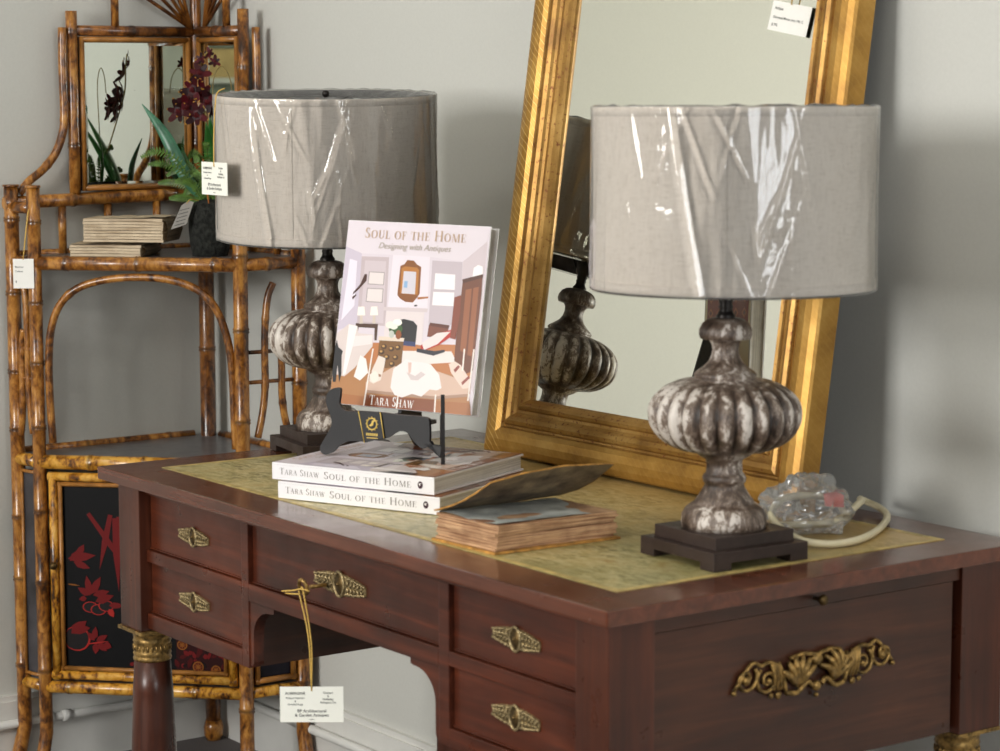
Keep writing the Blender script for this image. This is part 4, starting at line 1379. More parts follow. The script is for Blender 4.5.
# ------------------------------------------------------------------ the two lamps
ZL = T + 0.0012
lampR = thing('table_lamp', 'nearer table lamp on the right with linen drum shade standing in front of the mirror', 'lamp', group='distressed table lamps')
del lampR['group']
mb = MB()
mb.box((-0.0795, -0.0795, 0.0095), (0.0795, 0.0795, 0.0245), 0.0012)
for sx in (-1, 1):
    for sy in (-1, 1):
        mb.box((min(sx * 0.0795, sx * 0.050), min(sy * 0.0795, sy * 0.050), 0), (max(sx * 0.0795, sx * 0.050), max(sy * 0.0795, sy * 0.050), 0.0105), 0.001)
mb.box((-0.066, -0.066, 0.0245), (0.066, 0.066, 0.041), 0.0012)
mb.build('plinth', 'black_wood', lampR)
def gad(r, z, a):
    # gadrooned belly with twenty-four lobes, fading out at top and bottom
    if 0.139 < z < 0.242:
        e = min(1.0, (z - 0.139) / 0.022, (0.242 - z) / 0.02)
        return r * (1 - 0.10 * e * (1 - abs(math.sin(12 * a)) ** 0.7))
    return r * (1 + 0.012 * mnoise.noise(Vector((math.cos(a) * 4, math.sin(a) * 4, z * 60))))
prof = [(0.0, 0.041), (0.0565, 0.041), (0.0575, 0.048), (0.0565, 0.058), (0.052, 0.066), (0.044, 0.072), (0.040, 0.0735), (0.039, 0.077), (0.0335, 0.084), (0.0275, 0.094), (0.0262, 0.099), (0.0285, 0.102), (0.0295, 0.107), (0.0275, 0.111), (0.0245, 0.114), (0.0238, 0.124), (0.0248, 0.132), (0.034, 0.137), (0.037, 0.140)]
N_ = 22
for i in range(N_ + 1):
    t_ = i / N_
    z = 0.142 + 0.099 * t_
    a = (z - 0.193) / (0.051 if z < 0.193 else 0.048)
    r = 0.040 + 0.0625 * max(0.0, 1 - abs(a) ** 2.3) ** 0.62
    prof.append((r, z))
prof += [(0.041, 0.243), (0.042, 0.246), (0.038, 0.250), (0.031, 0.255), (0.0235, 0.262), (0.0190, 0.270), (0.0175, 0.279), (0.0190, 0.287), (0.0225, 0.292), (0.0335, 0.2935), (0.0355, 0.299), (0.0352, 0.306), (0.031, 0.314), (0.024, 0.319), (0.017, 0.321), (0.0, 0.321)]
body = MB().lathe(prof, 192, (0, 0, 0), gad).build('body', 'distressed', lampR)
cr = body.data.attributes.new('Crest', 'FLOAT', 'POINT')
for i_, v_ in enumerate(body.data.vertices):
    z_ = v_.co.z
    e_ = max(0.0, min(1.0, (z_ - 0.139) / 0.022, (0.242 - z_) / 0.02))
    cr.data[i_].value = 0.45 * (1 - e_) + e_ * abs(math.sin(12 * math.atan2(v_.co.y, v_.co.x))) ** 0.8
mb = MB().lathe([(0.012, 0.320), (0.013, 0.324), (0.010, 0.328), (0.0085, 0.333), (0.010, 0.336), (0.0085, 0.339), (0.010, 0.343), (0.009, 0.346), (0.014, 0.352), (0.0155, 0.392), (0.0, 0.394)], 20)
mb.build('socket', 'dark_metal', lampR)
hp = MB()
hp.tube(spline([(0.014, 0, 0.352), (0.045, 0, 0.40), (0.055, 0, 0.47), (0.045, 0, 0.55), (0.004, 0, 0.585)], 6), 0.0018, 8)
hp.tube(spline([(-0.014, 0, 0.352), (-0.045, 0, 0.40), (-0.055, 0, 0.47), (-0.045, 0, 0.55), (-0.004, 0, 0.585)], 6), 0.0018, 8)
hp.build('harp', 'dark_metal', lampR)
SR, SB, STP = 0.1850, 0.3615, 0.5985
mb = MB()
mb.lathe([(SR, SB), (SR + 0.0018, SB + 0.0005), (SR + 0.0018, SB + 0.0118), (SR, SB + 0.0122), (SR, SB + 0.0126), (SR, STP - 0.0126), (SR, STP - 0.0122), (SR + 0.0018, STP - 0.0118), (SR + 0.0018, STP), (SR - 0.002, STP), (SR - 0.0022, STP - 0.006)], 96)
sa = math.radians(-39)
for da in (0, PI):
    c, s = math.cos(sa + da), math.sin(sa + da)
    tv = Vector((-s, c, 0)); rv = Vector((c, s, 0))
    mb.prism([(-0.007, SB + 0.013), (0.0, SB + 0.013), (0.0, STP - 0.013), (-0.007, STP - 0.013)], rv * (SR - 0.001), tv, (0, 0, 1), 0.0024)
shade = mb.build('shade', 'linen', lampR)
MB().lathe([(SR - 0.0022, STP - 0.0005), (SR - 0.0022, SB), (SR - 0.0008, SB)], 96).build('shade_lining', 'lining', shade)
sp = MB()
sp.torus((0, 0, STP - 0.012), (1, 0, 0), (0, 1, 0), SR - 0.004, 0.0018, 64, 6)
for k_ in range(3):
    a = k_ * 2 * PI / 3 + 0.4
    sp.tube([(0, 0, 0.586), (math.cos(a) * (SR - 0.004), math.sin(a) * (SR - 0.004), STP - 0.012)], 0.0018, 6)
sp.build('spider', 'dark_metal', shade)
MB().lathe([(0, 0.579), (0.006, 0.580), (0.006, 0.587), (0.003, 0.590), (0.0055, 0.592), (0.0065, 0.596), (0.005, 0.600), (0, 0.601)], 16).build('finial', 'dark_metal', lampR)
# cellophane left on the shade: creases running down and round
rw = random.Random(17)
creases = []
for _ in range(46):
    creases.append((rw.uniform(0, 2 * PI), rw.gauss(0, 1.6), rw.uniform(0.0012, 0.0036), rw.uniform(0.010, 0.022), rw.uniform(0.36, 0.6), rw.uniform(0.03, 0.13)))
creases += [(-1.00, -0.9, 0.007, 0.055, 0.46, 0.16), (-0.35, 1.6, 0.004, 0.02, 0.50, 0.12), (-0.2, -1.2, 0.004, 0.02, 0.53, 0.09), (-0.95, -2.0, 0.004, 0.02, 0.55, 0.07)]
def wrap_r(a, z):
    r = SR + 0.0036 + 0.0010 * mnoise.noise(Vector((math.cos(a) * 3, math.sin(a) * 3, z * 9))) + 0.0016 * mnoise.noise(Vector((math.cos(a) * 9, math.sin(a) * 9, z * 7 + a))) + 0.0004 * mnoise.noise(Vector((math.cos(a) * 26, math.sin(a) * 26, z * 16)))
    add = 0.0
    for (a0, sl_, amp, wd, zc, hl) in creases:
        dz = (z - zc) / hl
        if abs(dz) >= 1:
            continue
        d = (a - a0 - sl_ * (z - zc) + PI) % (2 * PI) - PI
        if abs(d) < wd:
            add = max(add, amp * (1 - abs(d) / wd) * (1 - dz * dz))
    return r + add
def wrap(u, v):
    a = 2 * PI * u
    if v < 0.06:
        k_ = v / 0.06
        r = SR - 0.03 + (0.0335) * k_
        z = SB - 0.0028
    elif v > 0.94:
        k_ = (v - 0.94) / 0.06
        r = SR + 0.0035 - 0.05 * k_
        z = STP + 0.0025 - 0.022 * k_ ** 1.5 + 0.003 * mnoise.noise(Vector((a * 9, k_ * 3, 0)))
    else:
        z = SB - 0.0026 + (STP - SB + 0.005) * (v - 0.06) / 0.88
        r = wrap_r(a, z)
    return Vector((r * math.cos(a), r * math.sin(a), z))
MB().grid(wrap, 420, 90, smooth=True, closed_u=True).build('cellophane_wrap', 'cellophane', shade)
lampL = dup(lampR, 'further table lamp on the left with drum shade beside the bamboo cabinet', Matrix.Translation((-1.260, 0.388, ZL)) @ Matrix.Rotation(math.radians(-10), 4, 'Z') @ Matrix.Diagonal((1, 1, 1.03, 1)))
# the shades sit a little askew on their harps
for ch in lampL.children:
    if ch.name.startswith('shade'):
        tilt_axis = Matrix.Rotation(math.radians(10), 3, 'Z') @ rt
        ch.matrix_local = Matrix.Translation((0, 0, 0.478)) @ Matrix.Rotation(math.radians(2.3), 4, tilt_axis) @ Matrix.Diagonal((1, 1, 0.985, 1)) @ Matrix.Translation((0, 0, -0.480))
shade.matrix_local = Matrix.Translation(rt * 0.0085 + Vector((0, 0, 0.48))) @ Matrix.Rotation(math.radians(-0.8), 4, rt) @ Matrix.Translation((0, 0, -0.48))
lampR.matrix_world = Matrix.Translation((-0.1705, 0.334, ZL)) @ Matrix.Rotation(math.radians(-2.5), 4, 'Z')
# flex of the near lamp, with its switch, coiled on the desk behind it
cdp = [(-0.245, 0.425, 0.010), (-0.25, 0.50, 0.010), (-0.20, 0.56, 0.016), (-0.215, 0.63, 0.035), (-0.30, 0.715, 0.018), (-0.27, 0.722, 0.010), (-0.22, 0.690, 0.007), (-0.16, 0.612, 0.006), (-0.122, 0.535, 0.006), (-0.126, 0.480, 0.006), (-0.16, 0.455, 0.012), (-0.225, 0.470, 0.030), (-0.26, 0.53, 0.046), (-0.24, 0.60, 0.040), (-0.19, 0.58, 0.022)]
iv = lampR.matrix_world.inverted()
MB().tube([iv @ (Vector(p) + Vector((0, 0, T + 0.0018))) for p in spline(cdp, 7)], 0.0052, 10).build('flex', 'cord_cream', lampR)
bag = thing('plastic_bag', 'crumpled clear plastic bag with red plug lying behind the near lamp', 'bag', (-0.232, 0.545, T + 0.0012))
def bagf(u, v):
    a = 2 * PI * u; t_ = PI * v
    d = Vector((math.cos(a) * math.sin(t_), math.sin(a) * math.sin(t_), -math.cos(t_)))
    n1 = mnoise.noise(d * 1.8 + Vector((3.3, 1.2, 0))); n2 = mnoise.noise(d * 3.4 + Vector((7, 1, 4))); n3 = abs(mnoise.noise(Vector((d.x * 9, d.y * 9, d.z * 2.5))))
    k_ = 1 + 0.34 * n1 + 0.22 * n2 - 0.10 * n3
    p = Vector((d.x * 0.050 * k_, d.y * 0.066 * k_, 0.038 + d.z * 0.044 * k_))
    p.z = max(p.z, 0.0006)
    return p
MB().grid(bagf, 56, 34, smooth=False, closed_u=True).build('film', 'bag_film', bag)
MB().prism([(-0.014, -0.009), (0.012, -0.011), (0.015, 0.006), (0.006, 0.011), (-0.013, 0.008)], (0.02, 0.03, 0.046), rt, (-0.2, -0.1, 1), 0.006).build('plug', 'red_plastic', bag)

# shop tag taped to the far lamp's shade
tL = price_tag('cream printed shop tag hanging against the shade of the further lamp', (-1.268, 0.176, T + 0.476), (math.cos(math.radians(0)), math.sin(math.radians(0)), 0), 0.086, 0.054, shop_rows(0.054),
               [[(0.001, -0.001, 0.020), (-0.010, 0.006, 0.07), (-0.022, 0.016, 0.12), (-0.028, 0.024, 0.141), (-0.024, 0.036, 0.148)]])

# ------------------------------------------------------------------ the art books
BH, BW, BT = 0.293, 0.263, 0.0262
def make_book(label):
    t = thing('hardback_book', label, 'book', group=None)
    mb_ = MB()
    ov = 0.003
    mb_.box((0, 0, 0), (BH, BW, 0.0032), 0.0008)
    mb_.box((0, 0, BT - 0.0032), (BH, BW, BT), 0.0008)
    mb_.box((0, 0, 0.0032), (BH, 0.0028, BT - 0.0032))
    mb_.build('jacket', 'book_white', t)
    MB().box((ov, 0.0029, 0.0033), (BH - ov, BW - 0.004, BT - 0.0033)).build('page_block', 'white_pages', t)
    # spine lettering: reads along the spine with the front cover uppermost
    pol = serif_text('Tara Shaw', 0.074, (0.014, -0.0003, 0.0088), (1, 0, 0), (0, 0, 1), 0.0098)
    pol += serif_text('Soul of the Home', 0.158, (0.096, -0.0003, 0.0080), (1, 0, 0), (0, 0, 1), 0.0112)
    letters(pol, 'spine_lettering', 'ink_grey', t)
    lg = MB()
    c = Vector((0.269, -0.0003, BT / 2))
    lg.poly([c + Vector((math.cos(i * PI / 9) * 0.0046, 0, math.sin(i * PI / 9) * 0.0056)) for i in range(18)])
    lg.build('spine_emblem', 'ink_purple', t)
    letters([[Vector((0.2665 + a, -0.0005, BT / 2 + b_)) for a, b_ in q_] for q_ in ([(0, 0.001), (0.0022, -0.0012), (0.003, 0.0), (0.0012, 0.003)], [(0.0028, 0.001), (0.0046, 0.0022), (0.0042, 0.003), (0.0026, 0.002)])], 'emblem_mark', 'ink_white', t)
    # cover picture (a printed photograph of a white drawing room)
    pic = MB()
    TLz, TRz, BLz, BRz = Vector((92, 38)), Vector((584, 61)), Vector((31, 659)), Vector((519, 717))
    lay_ = [0]
    def uv(x, y):
        u, w = 0.5, 0.5
        for _ in range(8):
            P = TLz * (1 - u) * (1 - w) + TRz * u * (1 - w) + BLz * (1 - u) * w + BRz * u * w
            du = (TRz - TLz) * (1 - w) + (BRz - BLz) * w
            dw = (BLz - TLz) * (1 - u) + (BRz - TRz) * u
            e = Vector((x, y)) - P
            det = du.x * dw.y - du.y * dw.x
            u += (e.x * dw.y - e.y * dw.x) / det
            w += (du.x * e.y - du.y * e.x) / det
        return min(0.998, max(0.002, u)), min(0.998, max(0.002, w))
    def pt(x, y, extra=0.0):
        u, w = uv(x, y)
        return Vector((w * BH, u * BW, BT + 0.0001 + 0.00001 * lay_[0] + extra))
    def pg(pts, c):
        lay_[0] += 1
        q_ = [pt(*p) for p in pts]
        a = sum((q_[i].x * q_[(i + 1) % len(q_)].y - q_[(i + 1) % len(q_)].x * q_[i].y) for i in range(len(q_)))
        pic.poly(q_ if a > 0 else q_[::-1], lin([x + (w_ - x) * 0.24 for x, w_ in zip(c, (255, 246, 236))]))
    def ell(cx, cy, rx, ry, c, rot=0.0):
        pg([(cx + rx * math.cos(i * PI / 8) * math.cos(rot) - ry * math.sin(i * PI / 8) * math.sin(rot), cy + rx * math.cos(i * PI / 8) * math.sin(rot) + ry * math.sin(i * PI / 8) * math.cos(rot)) for i in range(16)], c)
    pg([(92, 38), (584, 61), (519, 717), (31, 659)], (232, 228, 236))
    pg([(92, 38), (584, 61), (566, 118), (490, 182), (380, 166), (250, 158), (140, 152), (84, 130)], (236, 232, 240))
    pg([(84, 128), (140, 152), (130, 392), (55, 412)], (222, 218, 230))
    pg([(98, 170), (124, 178), (116, 330), (70, 380)], (240, 238, 248))
    pg([(140, 162), (236, 166), (226, 402), (126, 390)], (216, 208, 214))
    pg([(152, 176), (226, 180), (218, 392), (138, 384)], (224, 218, 224))
    for q_ in ([(166, 214), (222, 217), (219, 262), (162, 258)], [(160, 270), (218, 273), (215, 322), (156, 318)]):
        pg(q_, (196, 190, 194)); pg([(x + (3 if i in (0, 3) else -3), y + (3 if i < 2 else -3)) for i, (x, y) in enumerate(q_)], (238, 234, 236))
    pg([(250, 158), (378, 166), (370, 342), (234, 336)], (240, 236, 244))
    pg([(386, 178), (488, 184), (480, 402), (374, 396)], (216, 210, 218))
    pg([(396, 222), (464, 227), (462, 280), (392, 276)], (246, 246, 250)); pg([(390, 286), (461, 289), (458, 336), (386, 332)], (246, 246, 250))
    pg([(490, 182), (572, 112), (530, 640), (470, 520)], (226, 220, 226))
    pg([(522, 236), (526, 205), (540, 194), (556, 200), (556, 234)], (250, 250, 252))
    # floor, rug
    pg([(126, 455), (480, 470), (520, 560), (515, 640), (60, 560)], (210, 160, 112))
    pg([(240, 486), (452, 492), (470, 530), (230, 540)], (240, 236, 236))
    pg([(40, 566), (140, 522), (505, 580), (516, 690), (31, 659)], (202, 164, 124))
    # gilt looking glass
    pg([(276, 196), (290, 190), (300, 176), (322, 178), (334, 192), (348, 200), (343, 292), (334, 306), (320, 322), (294, 320), (276, 308), (266, 296)], (170, 120, 52))
    pg([(280, 204), (292, 198), (334, 202), (340, 210), (336, 296), (276, 290)], (206, 158, 80))
    pg([(288, 214), (331, 217), (327, 294), (281, 290)], (226, 226, 234)); pg([(290, 248), (302, 248), (300, 272), (288, 270)], (176, 206, 234))
    pg([(336, 304), (373, 302), (372, 308), (336, 312)], (196, 144, 70)); ell(330, 333, 6, 3, (70, 60, 60))
    # chimney piece
    pg([(220, 336), (372, 344), (369, 356), (218, 348)], (226, 220, 224))
    pg([(228, 350), (360, 356), (352, 470), (220, 450)], (236, 231, 234))
    pg([(262, 384), (290, 378), (322, 386), (336, 402), (330, 466), (262, 458)], (58, 56, 62))
    pg([(262, 450), (330, 458), (330, 474), (262, 466)], (86, 100, 150))
    # console and lamps
    pg([(122, 390), (200, 394), (196, 450), (188, 450), (188, 408), (132, 404), (128, 444), (120, 442)], (116, 88, 70))
    for x in (141, 186):
        pg([(x - 11, 334), (x + 11, 334), (x + 14, 364), (x - 14, 364)], (250, 248, 244)); pg([(x - 4, 364), (x + 4, 364), (x + 6, 392), (x - 6, 392)], (226, 220, 214))
    # branch sconce
    pg([(152, 222), (160, 224), (158, 246), (130, 276), (110, 292), (112, 284), (136, 258)], (110, 70, 58))
    pg([(108, 300), (124, 290), (122, 296), (110, 310)], (110, 70, 58))
    # sofa
    pg([(46, 424), (98, 392), (128, 400), (132, 424), (184, 430), (182, 470), (120, 542), (84, 570), (44, 560)], (232, 226, 226))
    pg([(104, 434), (182, 432), (180, 462), (112, 470)], (240, 236, 238)); pg([(98, 394), (128, 400), (112, 470), (88, 560), (78, 568)], (246, 244, 246))
    # gilt table with flowers
    pg([(206, 446), (290, 452), (282, 542), (226, 546), (200, 502)], (160, 126, 76))
    for x, y in ((222, 472), (248, 480), (270, 476), (232, 508), (262, 510), (250, 532), (214, 490)):
        ell(x, y, 10, 9, (112, 84, 50)); ell(x - 2, y - 2, 5, 4, (216, 186, 130))
    pg([(204, 436), (292, 444), (290, 456), (202, 450)], (236, 228, 220))
    ell(262, 412, 24, 20, (92, 130, 80)); ell(244, 398, 16, 12, (244, 246, 240)); ell(268, 390, 16, 12, (250, 250, 246)); ell(256, 404, 13, 10, (244, 246, 240))
    ell(272, 432, 10, 16, (176, 120, 66)); ell(248, 430, 9, 13, (214, 220, 216))
    # desk, reading chair
    pg([(376, 400), (442, 412), (436, 450), (370, 440)], (160, 106, 84)); pg([(380, 392), (446, 402), (442, 414), (376, 402)], (132, 80, 62))
    pg([(348, 470), (402, 432), (456, 416), (456, 438), (410, 470), (350, 492)], (206, 76, 66)); pg([(352, 462), (404, 428), (450, 424), (406, 466), (360, 486)], (238, 232, 234))
    pg([(336, 480), (396, 490), (430, 486), (430, 494), (392, 506), (334, 492)], (64, 62, 80))
    # armoire
    pg([(490, 246), (556, 230), (552, 300), (524, 560), (498, 572), (462, 524), (466, 470)], (150, 100, 68))
    pg([(488, 244), (558, 226), (557, 238), (490, 258)], (120, 76, 50))
    pg([(500, 280), (520, 276), (500, 500), (482, 490)], (184, 132, 92)); pg([(526, 274), (544, 270), (522, 510), (506, 506)], (184, 132, 92))
    pg([(462, 306), (484, 298), (482, 360), (466, 452), (448, 446)], (168, 104, 78))
    # black metal chair
    pg([(38, 486), (48, 470), (56, 444), (62, 470), (78, 484), (74, 500), (74, 562), (66, 590), (60, 530), (54, 588), (44, 588), (34, 560)], (70, 70, 78))
    # fur stool and daybed
    pg([(118, 572), (140, 500), (160, 512), (168, 560), (140, 586)], (246, 244, 244))
    pg([(160, 592), (260, 540), (412, 562), (516, 604), (506, 644), (398, 650), (160, 622)], (226, 208, 198))
    pg([(160, 618), (398, 646), (506, 640), (506, 650), (398, 656), (160, 628)], (200, 176, 162))
    pg([(256, 548), (282, 530), (300, 516), (322, 524), (352, 528), (384, 536), (412, 572), (420, 618), (404, 626), (380, 622), (352, 646), (320, 636), (286, 648), (260, 638), (246, 612), (250, 580)], (244, 240, 242))
    pg([(300, 560), (330, 575), (350, 560), (366, 570), (340, 590), (316, 588)], (226, 220, 222)); pg([(306, 528), (318, 528), (316, 560), (308, 572)], (232, 214, 210))
    pg([(174, 568), (204, 502), (228, 512), (224, 540), (212, 586), (186, 598), (172, 588)], (238, 232, 228)); pg([(178, 556), (214, 568), (212, 576), (176, 564)], (190, 160, 140)); ell(190, 574, 15, 19, (246, 240, 236))
    pg([(444, 536), (464, 526), (484, 540), (516, 592), (511, 620), (490, 622), (452, 566)], (238, 226, 220)); pg([(460, 556), (476, 540), (482, 546), (466, 566)], (178, 110, 98)); pg([(486, 600), (510, 578), (514, 586), (490, 610)], (178, 110, 98)); 
    # lower band, with the white furniture legs
    pg([(36, 622), (150, 640), (400, 662), (514, 672), (516, 690), (519, 717), (31, 659)], (196, 150, 108))
    pg([(160, 634), (396, 658), (398, 702), (156, 674)], (172, 118, 82))
    for (x0, y0, x1, y1) in ((182, 478, 150, 684), (270, 640, 264, 690), (398, 640, 394, 706), (526, 486, 506, 664), (494, 484, 488, 560)):
        pg([(x0, y0), (x0 + 5, y0), (x1 + 5, y1), (x1, y1)], (244, 240, 238))
    pic.build('cover_picture', 'print', t)
    zt_ = lambda p, e: Vector((p[0], p[1], BT + 0.0001 + 0.00001 * (lay_[0] + e) + 0.00002 * e))
    ax_, ay_ = Vector((0, 1, 0)), Vector((-1, 0, 0))
    u0, w0 = uv(150, 99); u1, w1 = uv(501, 116)
    letters(serif_text('Soul of the Home', (u1 - u0) * BW, zt_((w0 * BH, u0 * BW), 3), ax_, ay_, 0.0165), 'cover_title', 'ink_gold', t)
    u0, w0 = uv(198, 135); u1, w1 = uv(442, 146)
    letters(text_mesh('Designing with Antiques', 0.0136, zt_((w0 * BH, u0 * BW), 3), ax_, ay_, shear=0.3), 'cover_subtitle', 'ink_tan', t)
    u0, w0 = uv(172, 668); u1, w1 = uv(326, 681)
    letters(serif_text('Tara Shaw', (u1 - u0) * BW, zt_((w0 * BH, u0 * BW), 3), ax_, ay_, 0.0150), 'cover_author', 'ink_white', t)
    bj = MB()
    def bp_(u, v, e):
        return Vector(((1 - v) * BH, u * BW, -0.0001 - 0.00001 * e))
    kk_ = [0]
    def bq(pts, c):
        kk_[0] += 1
        q_ = [bp_(u, v, kk_[0]) for u, v in pts]
        a = sum((q_[i].x * q_[(i + 1) % len(q_)].y - q_[(i + 1) % len(q_)].x * q_[i].y) for i in range(len(q_)))
        bj.poly(q_ if a < 0 else q_[::-1], lin(c))
    bq([(0.02, 0.02), (0.98, 0.02), (0.98, 0.98), (0.02, 0.98)], (250, 246, 234))
    bq([(0.06, 0.58), (0.94, 0.58), (0.94, 0.94), (0.06, 0.94)], (198, 96, 66))
    for a in range(5):
        for c in range(4):
            cx_, cy_ = 0.14 + a * 0.18, 0.625 + c * 0.09
            bq([(cx_ - 0.06, cy_), (cx_, cy_ + 0.032), (cx_ + 0.06, cy_), (cx_, cy_ - 0.032)], (222, 160, 124))
            bq([(cx_ - 0.03, cy_), (cx_, cy_ + 0.016), (cx_ + 0.03, cy_), (cx_, cy_ - 0.016)], (176, 76, 54))
    bq([(0.40, 0.50), (0.44, 0.55), (0.48, 0.50), (0.44, 0.46)], (150, 72, 50))
    bq([(0.43, 0.20), (0.45, 0.20), (0.45, 0.46), (0.43, 0.46)], (96, 60, 48))
    bj.build('back_picture', 'print', t)
    return t
bookA = make_book('white hardback lying lowest of the two flat design books on the desk')
rotz = lambda d, x, y, z: Matrix.Translation((x, y, z)) @ Matrix.Rotation(math.radians(d), 4, 'Z')
bookB = dup(bookA, 'white hardback lying on top of the other flat book, under the easel', rotz(23.6, -0.926, 0.079, T + 0.0018 + BT + 0.0018))
bth, ble = math.radians(24.0), math.radians(11.0)
exv = Vector((math.cos(bth), math.sin(bth), -0.012)).normalized()
upv = Vector((-math.sin(bth) * math.sin(ble), math.cos(bth) * math.sin(ble), math.cos(ble)))
upv = (upv - exv * upv.dot(exv)).normalized()
nrm = exv.cross(upv)
B0 = Vector((-0.9948, 0.2249, T + 0.1282))
Mx = Matrix.Identity(4)
for i in range(3):
    Mx[i][0], Mx[i][1], Mx[i][2] = -upv[i], exv[i], nrm[i]
org = B0 - (-upv) * BH - nrm * BT
Mx.translation = org
bookC = dup(bookA, 'upright hardback with a white drawing room cover displayed on a black easel', Mx)
bookA.matrix_world = rotz(23.2, -0.914, 0.082, T + 0.0018)

# ------------------------------------------------------------------ the black easel
LFp = Vector((-0.9395, 0.1769, T + 0.0018 + BT * 2 + 0.0018 + 0.0014))
eex, een = Vector((0.8982, 0.4395, 0)), Vector((0.4395, -0.8982, 0))
eas = thing('book_easel', 'black plastic folding easel standing on the stacked books and holding the upright one', 'easel', LFp)
zz = 0.053
sil = [(0.0122, 0.149), (0.0206, 0.157), (0.0316, 0.1595), (0.0364, 0.157), (0.0355, 0.1457), (0.034, 0.1362), (0.038, 0.1283), (0.0475, 0.1242), (0.0693, 0.1256), (0.1097, 0.1258), (0.1418, 0.1244), (0.1867, 0.1236), (0.1945, 0.1163), (0.1943, 0.084), (0.1877, 0.0762), (0.1785, 0.0765), (0.168, 0.0845), (0.1575, 0.0965), (0.1469, 0.0993), (0.1362, 0.0967), (0.1201, 0.087), (0.0986, 0.082), (0.0823, 0.0785), (0.0606, 0.0781), (0.047, 0.076), (0.0332, 0.0692), (0.0221, 0.0589), (0.0097, 0.0533), (0.0014, 0.0551), (-0.0021, 0.0631), (0.003, 0.0729), (0.0143, 0.0902), (0.0199, 0.1024), (0.0173, 0.1164), (0.0115, 0.1301), (0.0099, 0.1394)]
smooth_ = [(p.x, p.y) for p in spline([Vector((a, b_ - zz, 0)) for a, b_ in sil + sil[:1]], 3)][:-1]
smooth_.reverse()
MB().prism(smooth_, een * 0.003, eex, (0, 0, 1), -0.006).build('front_leaf', 'black_plastic', eas)
# rear leaf the book leans back on
MB().prism([(0.004, 0.062), (0.098, 0.058), (0.140, 0.245), (0.147, 0.248), (0.152, 0.238), (0.166, 0.0), (0.148, 0.0), (0.120, 0.030), (0.06, 0.044), (0.004, 0.036)], eex * 0.080, -een, (0, 0, 1), 0.006).build('rear_leaf', 'black_plastic', eas)
# right-hand leaf, folded back and seen edge on
rp = Vector((0.0, 0, 0)) + eex * 0.2134 + Vector((0, 0, 0))
back = Vector((-0.836, 0.549, 0)).normalized()
MB().prism([(-0.004, 0.0), (0.006, -0.0003), (0.016, 0.028), (0.035, 0.046), (0.060, 0.04), (0.075, 0.0), (0.085, 0.0), (0.088, 0.03), (0.08, 0.064), (0.014, 0.070), (0.008, 0.078), (0.005, 0.104), (0.0, 0.1065), (-0.005, 0.104), (-0.006, 0.08), (-0.006, 0.04)], rp + Vector((0.0, 0.0, 0)), back, (0, 0, 1), 0.006).build('side_leaf', 'black_plastic', eas)
MB().prism([(0.186, 0.030), (0.216, 0.028), (0.214, 0.010), (0.206, 0.020), (0.196, 0.034)], -een * 0.004, eex, (0, 0, 1), 0.008).prism([(0.06, 0.056), (0.15, 0.052), (0.15, 0.046), (0.06, 0.050)], -een * 0.098, eex, (0, 0, 1), 0.096).build('ledge', 'black_plastic', eas)
MB().prism([(0.0706, 0.0734), (0.081, 0.0242), (0.1161, 0.0337), (0.1097, 0.0735)], een * 0.0031, eex, (0, 0, 1), 0.0022).build('hinge_plate', 'black_plastic', eas)
em = MB()
for a, b_ in (((0.0706, 0.0734), (0.081, 0.0242)), ((0.1161, 0.0337), (0.1097, 0.0735))):
    em.tube([eex * a[0] + Vector((0, 0, a[1])) + een * 0.0056, eex * b_[0] + Vector((0, 0, b_[1])) + een * 0.0056], 0.0009, 6)
cc_ = eex * 0.0948 + Vector((0, 0, 0.0545)) + een * 0.0058
em.torus(cc_, eex, (0, 0, 1), 0.0088, 0.0012, 24, 6)
for i in range(12):
    a = i * PI / 6
    em.ball(cc_ + eex * 0.0105 * math.cos(a) + Vector((0, 0, 0.0105 * math.sin(a))), 0.0011, 1)
em.prism([(-0.006, -0.003), (-0.001, 0.001), (0.0, 0.005), (0.004, 0.0065), (0.006, 0.005), (0.003, 0.003), (0.002, -0.002), (-0.002, -0.004)][::-1], cc_, eex, (0, 0, 1), -0.0006)
for k_ in range(6):
    em.prism([(-0.0105 + k_ * 0.0036, -0.0185 - 0.0006 * k_ * 0), (-0.0080 + k_ * 0.0036, -0.0185), (-0.0080 + k_ * 0.0036, -0.0145), (-0.0105 + k_ * 0.0036, -0.0145)], cc_ - een * 0.001, eex, (0, 0, 1), 0.0012)
em.prism([(-0.0095, -0.0225), (0.010, -0.0225), (0.010, -0.0212), (-0.0095, -0.0212)], cc_ - een * 0.001, eex, (0, 0, 1), 0.0012)
em.build('gold_emblem', 'logo_gold', eas)

# ------------------------------------------------------------------ old open book by the desk edge
ob = thing('old_book', 'worn old book with its warped cover lifting, lying at the front of the desk', 'book', (-0.494, 0.085, T + 0.0012))
obx, oby = Vector((0.998, 0.05, 0)), Vector((0.03, 0.999, 0))
rnd = random.Random(4)
bl = MB()
n = 9
hz = [0.0035 + 0.0040 * i for i in range(n + 1)]
for j in range(n):
    jx, jy = rnd.uniform(-0.0025, 0.0015), rnd.uniform(-0.002, 0.002)
    out = []
    for i in range(9):
        out.append((0.002 + (0.134 + jx) * i / 8, jy + 0.003 + rnd.uniform(-0.0012, 0.0012)))
    for i in range(1, 10):
        out.append((0.136 + jx + rnd.uniform(-0.0018, 0.0018) - 0.003 * math.sin(PI * i / 9), 0.003 + jy + 0.200 * i / 9))
    out += [(0.07, 0.203 + jy), (0.002, 0.203)]
    bl.prism(out, Vector((0, 0, hz[j])), obx, oby, (hz[j + 1] - hz[j]) * rnd.uniform(0.86, 0.99))
bl.build('page_block', 'old_pages', ob)
sh = MB()
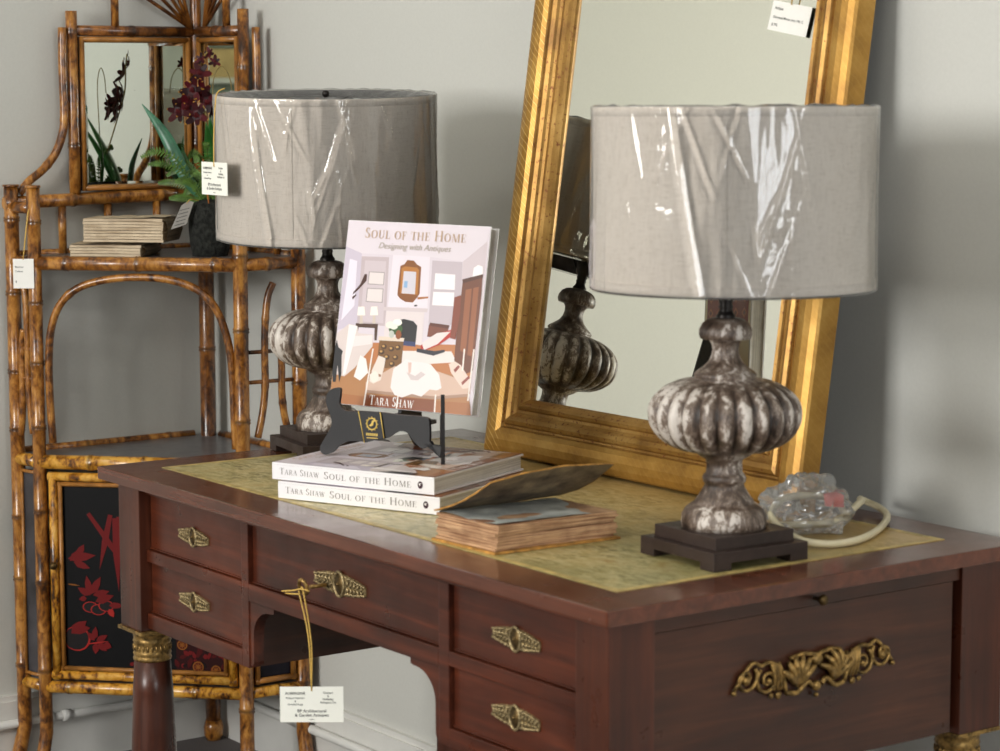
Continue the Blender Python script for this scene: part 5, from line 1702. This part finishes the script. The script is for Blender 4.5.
def sheet(u, v):
    x, y = 0.003 + 0.131 * u, 0.004 + 0.198 * v
    z = hz[-1] + 0.0006 + 0.0022 * abs(mnoise.noise(Vector((u * 3, v * 4, 2)))) - 0.006 * max(0, v - 0.75) * 4 * u + 0.002 * math.sin(7 * u) * (1 - v)
    return obx * x + oby * y + Vector((0, 0, max(z, hz[-1] - 0.004)))
sh.grid(sheet, 14, 18)
sh.build('top_sheet', 'old_sheet', ob)
MB().prism([(-0.003, -0.002), (0.139, -0.003), (0.141, 0.207), (-0.003, 0.208)], (0, 0, 0), obx, oby, 0.0032).build('back_board', 'old_cover_edge', ob)
cv = MB()
Ah, Bh = Vector((0.0, 0.0, 0.0412)), Vector((0.0, 0.208, 0.0412))
Cf, Df = Vector((0.134, 0.0, 0.098)), Vector((0.134, 0.212, 0.1035))
def cover(u, v, e=0.0):
    p = Ah.lerp(Bh, v).lerp(Cf.lerp(Df, v), u)
    p += Vector((0, 0, 0.010 * math.sin(PI * v) * (u - 0.25) - 0.006 * math.sin(PI * u) * (1 - v) - 0.010 * math.sin(PI * u) * v + 0.0015 * mnoise.noise(Vector((u * 5, v * 6, 1)))))
    return p + Vector((-0.42, 0, 0.9)) * e
cv.grid(lambda u, v: cover(u, v, 0.0), 18, 24)
lid = cv.build('lifted_cover', 'old_cover', ob)
ce = MB()
ce.grid(lambda u, v: cover(u, v, 0.0020), 18, 24)
edge = []
for (f0, N) in ((lambda s_: (s_, 0.0), 18), (lambda s_: (1.0, s_), 24), (lambda s_: (1 - s_, 1.0), 18), (lambda s_: (0.0, 1 - s_), 24)):
    for i in range(N):
        a, b_ = f0(i / N), f0((i + 1) / N)
        ce.poly([cover(*a, -0.0004), cover(*b_, -0.0004), cover(*b_, 0.0020), cover(*a, 0.0020)])
ce.build('cover_leather', 'old_cover_edge', lid)

# ------------------------------------------------------------------ things further down the room that the mirrors show
cbn = thing('tall_cabinet', 'tall grey green cabinet with a white top at the far side of the room', 'cabinet', (RX - 0.24, -2.90, 0))
MB().box((-0.2, -0.32, 0), (0.2, 0.32, 1.445), 0.004).build('body', 'grey_green', cbn)
MB().box((-0.22, -0.34, 1.4455), (0.22, 0.34, 1.475), 0.004).build('top', 'white_paint', cbn)
for y in (-0.155, 0.155):
    MB().box((-0.214, y - 0.145, 0.10), (-0.2005, y + 0.145, 1.40), 0.004).build('door', 'grey_green', cbn)
bxs = thing('storage_box', 'sand coloured storage box standing on top of the grey green cabinet', 'box', (RX - 0.24, -2.90, 1.4755))
MB().box((-0.16, -0.30, 0), (0.16, 0.30, 0.15), 0.006).build('body', 'sand', bxs)
MB().box((-0.165, -0.305, 0.1505), (0.165, 0.305, 0.20), 0.006).build('lid', 'grey_green', bxs)

# soft dark stop: nothing else; tidy the scene
bpy.context.view_layer.update()
